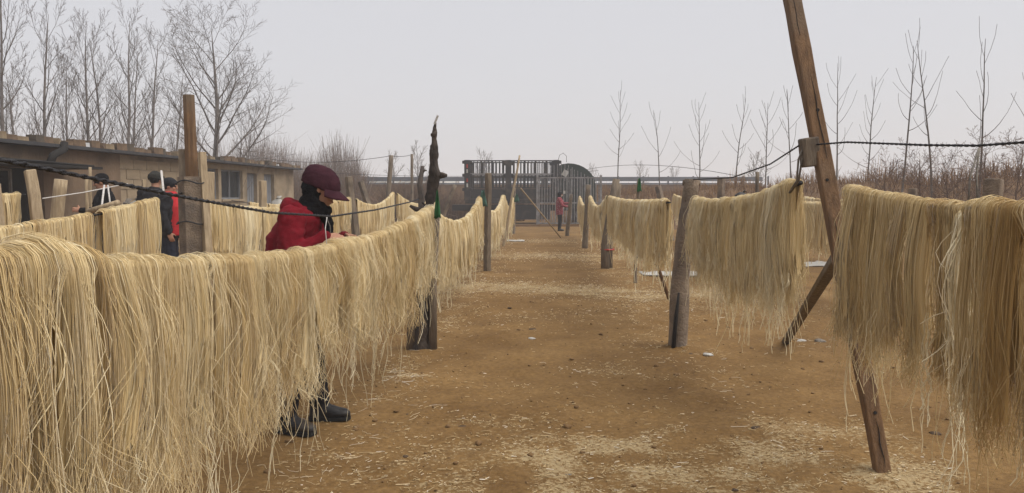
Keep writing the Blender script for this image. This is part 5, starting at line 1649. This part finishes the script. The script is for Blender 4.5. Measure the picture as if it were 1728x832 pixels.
            for i in range(nA - 1):
                for j in range(nB - 1):
                    a = i * nB + j
                    fs.append((a, a + nB, a + nB + 1, a + 1))
                    a += nA * nB
                    fs.append((a + 1, a + nB + 1, a + nB, a))
            N0 = nA * nB
            rim_ = [i * nB + nB - 1 for i in range(nA)]
            for a, b_ in zip(rim_, rim_[1:]):
                fs.append((a, b_, N0 + b_, N0 + a))
            bm_.add(vs, fs).build("brim", M[hm], ho, smooth=True)
            MB().ball(hp(-0.032, 0, 0.139), (0.009, 0.009, 0.005), 8, 6, HR_).build("button", M[hm], ho, smooth=True)
        elif style == 'fur':
            h2.ball(hp(-0.012, 0, 0.055), (0.118, 0.10, 0.085), 16, 10, HR_)
            h2.loft([(hp(-0.012, 0, 0.0), HR_ @ V3((0.126, 0, 0)), HR_ @ V3((0, 0.108, 0))), (hp(-0.012, 0, 0.07), HR_ @ V3((0.128, 0, 0)), HR_ @ V3((0, 0.11, 0)))], 18)
            ho = link("hat", fuse(h2, 0.01, 2, 1.0, (0.006, 40, 3)), M[hm], e)
            MB().box(hp(0.112, 0, 0.05), (0.02, 0.13, 0.07), HR_).build("flap", M[hm], ho, bevel=0.01)
        elif style == 'knit':
            h2.ball(hp(-0.014, 0, 0.04), (0.112, 0.094, 0.092), 16, 10, HR_)
            link("hat", fuse(h2, 0.01, 2, 1.0, (0.003, 30, 3)), M[hm], e)
        elif style == 'headscarf':
            h2.ball(hp(-0.022, 0, 0.025), (0.108, 0.096, 0.112), 16, 10, HR_)
            h2.ball(hp(-0.02, 0, -0.08), (0.085, 0.085, 0.06), 14, 10, HR_)
            link("headscarf", fuse(h2, 0.01, 2), M[hm], e)
            MB().ball(hp(0.06, 0, -0.035), (0.045, 0.062, 0.05), 14, 10, HR_).build("face_mask", M['white'], e, smooth=True)
    if scarf:
        s2 = MB()
        # wrapped over ears and nape, round the neck and up over the mouth
        s2.ball(hp(-0.045, 0, -0.02), (0.082, 0.099, 0.085), 18, 12, HR_)
        s2.loft([(hp(-0.03, 0, -0.045), HR_ @ V3((0.075, 0, -0.03)), HR_ @ V3((0, 0.096, 0))), (hp(-0.012, 0, -0.062), HR_ @ V3((0.096, 0, -0.03)), HR_ @ V3((0, 0.098, 0))), (hp(0.004, 0, -0.105), HR_ @ V3((0.110, 0, -0.01)), HR_ @ V3((0, 0.1, 0))),
                 (hp(-0.005, 0, -0.145), HR_ @ V3((0.108, 0, 0)), HR_ @ V3((0, 0.104, 0))), (neck + V3((0.02, 0, 0.0)), (0.115, 0, 0), (0, 0.115, 0)), (neck + V3((0.02, 0, -0.05)), (0.12, 0, 0), (0, 0.12, 0))], 22)
        s2.limb([neck + V3((0.09, -0.03, 0.0)), neck + V3((0.135, -0.02, -0.10)), neck + V3((0.14, -0.01, -0.17))], [0.04, 0.036, 0.022], 10)
        link("scarf", fuse(s2, 0.007, 3, 1.0, (0.006, 17.0, 4.0)), M[scarf], e)
    if extra:
        extra(e, J, jk)
    return e


def stand(**kw):
    J = dict(hip=(0, 0, 0.88), waist=(0, 0, 1.05), chest=(0.01, 0, 1.27), neck=(0.0, 0, 1.46), head=(0.03, 0, 1.60),
             lsh=(0, 0.20, 1.40), lel=(-0.03, 0.25, 1.12), lwr=(0.05, 0.24, 0.88), rsh=(0, -0.20, 1.40), rel=(-0.03, -0.25, 1.12), rwr=(0.05, -0.24, 0.88),
             lkn=(0.03, 0.1, 0.48), lan=(0, 0.11, 0.09), rkn=(0.03, -0.1, 0.48), ran=(0, -0.11, 0.09))
    J.update(kw)
    return J


def red_extra(e, J, jk):
    n_ = Vector(J['neck'])
    for y in (-0.03, 0.025):
        MB().tube([n_ + Vector((0.125, y - 0.03, -0.05)), n_ + Vector((0.155, y - 0.03, -0.12)), n_ + Vector((0.158, y - 0.03, -0.22))], 0.003, 6).build("drawstring", M['greyrope'], jk, smooth=True)


person("person in a red hooded jacket, maroon cap and black scarf bending over the noodles", (-1.33, 4.95, 0), 0.0,
       dict(hip=(-0.075, 0, 0.87), waist=(-0.095, 0, 1.04), chest=(-0.075, 0, 1.235), neck=(0.02, 0, 1.42), head=(0.115, 0, 1.535),
            lsh=(-0.02, 0.195, 1.345), lel=(0.09, 0.25, 1.08), lwr=(0.235, 0.10, 1.225), rsh=(-0.03, -0.20, 1.345), rel=(-0.03, -0.285, 1.09), rwr=(0.195, -0.225, 1.238),
            lhd=(1, -0.3, -0.1), rhd=(1, 0.1, -0.12), lpn=(0, -0.5, -1), rpn=(0, 0.5, -1), curl=0.7,
            lkn=(0.0, 0.11, 0.48), lan=(0.045, 0.10, 0.09), rkn=(-0.06, -0.12, 0.48), ran=(-0.09, -0.17, 0.09), lft=(1, 0.06, 0), rft=(1, -0.35, 0)),
       coat='red', trousers='blackcloth', hat=('cap', 'maroon'), scarf='black', hood=True, head_pitch=0.38, voxel=0.007, coat_len=0.80, extra=red_extra)


def vest(e, J, jk):
    c = MB()
    n_ = Vector(J['neck'])
    c.loft([((0.075, 0, 0.84), (0.16, 0, 0), (0, 0.18, 0)), ((0.08, 0, 1.05), (0.165, 0, 0), (0, 0.18, 0)), ((0.08, 0, 1.27), (0.165, 0, 0), (0, 0.18, 0)), ((0.06, 0, 1.40), (0.13, 0, 0), (0, 0.14, 0)), ((0.01, 0, 1.50), (0.10, 0, 0), (0, 0.10, 0))], 18)
    link("vest", fuse(c, 0.012, 3), M['redbright'], e)


person("man in black cap and black coat facing away from the noodles", (at(176, 300, 12.4).x, 12.4, 0), math.radians(200), stand(lel=(0.08, 0.26, 1.14), lwr=(0.3, 0.2, 1.17), head=(0.045, 0, 1.585)),
       1.07, hat=('knit', 'black'), head_pitch=0.3, coat='black', trousers='blackcloth', voxel=0.011)
person("man in a dark fur hat and dark coat seen from behind", (at(261, 300, 13.2).x, 13.2, 0), math.radians(80), stand(), 1.09, hat=('fur', 'olive'), coat='blackcloth', trousers='navy', voxel=0.011, bulk=1.08)
person("man in black coat with bright red vest beside the timber-topped post", (at(283, 300, 12.0).x, 12.0, 0), math.radians(12), stand(head=(0.03, 0, 1.58)), 1.03, hat=('knit', 'blackcloth'), coat='blackcloth', trousers='navy', extra=vest, voxel=0.011)
person("woman in red printed coat and white mask hanging noodles before the gate", (at(944, 380, 31.6).x, 31.6, 0), math.radians(-8),
       stand(lel=(0.16, 0.24, 1.2), lwr=(0.40, 0.16, 1.22), rel=(0.14, -0.25, 1.12), rwr=(0.38, -0.18, 1.08)), 0.93, coat='check', trousers='black', hat=('headscarf', 'black'), gloves='black', voxel=0.012, coat_len=0.72)

# white and grey sacks by the walls
for i, (px, py, d, s_, lab) in enumerate(((470, 335, 26.5, 0.28, "white sack standing before the far grey door"), (235, 336, 14.0, 0.22, "grey-white sack beside the man in the fur hat"),
                                          (545, 333, 27.5, 0.25, "small white sack behind the red jacket's hood"), (215, 343, 14.6, 0.24, "grey-green sack left of the white one"))):
    c = at(px, py, d)
    e = empty("sack", (c.x, d, 0), label=lab, cat="sack")
    mb = MB().loft([((0, 0, 0.0), (s_ * 0.9, 0, 0), (0, s_ * 0.7, 0)), ((0, 0, c.z * 0.3), (s_ * 1.1, 0, 0), (0, s_ * 0.85, 0)), ((0, 0, c.z * 0.8), (s_ * 1.0, 0, 0), (0, s_ * 0.8, 0)), ((0, 0, c.z * 0.93), (s_ * 0.7, 0, 0), (0, s_ * 0.5, 0)), ((0, 0, c.z), (s_ * 0.25, 0, 0), (0, s_ * 0.2, 0)), ((0.05, 0, c.z + 0.09), (s_ * 0.32, 0, 0), (0, s_ * 0.12, 0))], 16)
    mb.v = [tuple(Vector(v) + Vector((1, 1, 0)) * 0.06 * mnoise.noise(Vector(v) * 5)) for v in mb.v]
    mb.build("bag", M['white'] if i != 3 else M['stone'], e, smooth=True)
    MB().tube([(0.27 * s_ * math.cos(a), 0.22 * s_ * math.sin(a), c.z + 0.005) for a in np.linspace(0, 6.283, 13)], 0.02, 5).build("tie", M['greyrope'], e)

# ------------------------------------------------------------------ haze
hz = MB().box((0, 200, 7), (1000, 520, 18)).build("haze", None)
hm_ = bpy.data.materials.new("haze_air")
hm_.use_nodes = True
hn = hm_.node_tree.nodes
hn.remove(hn["Principled BSDF"])
pv = hn.new("ShaderNodeVolumePrincipled")
pv.inputs["Color"].default_value = (0.93, 0.94, 0.97, 1)
pv.inputs["Density"].default_value = 0.0025
pv.inputs["Anisotropy"].default_value = 0.1
hm_.node_tree.links.new(pv.outputs[0], hn["Material Output"].inputs["Volume"])
hz.data.materials.append(hm_)
tag(hz, "pale winter haze over the yard", kind="stuff")

if "weld" in bpy.data.scenes:
    bpy.data.scenes.remove(bpy.data.scenes["weld"])
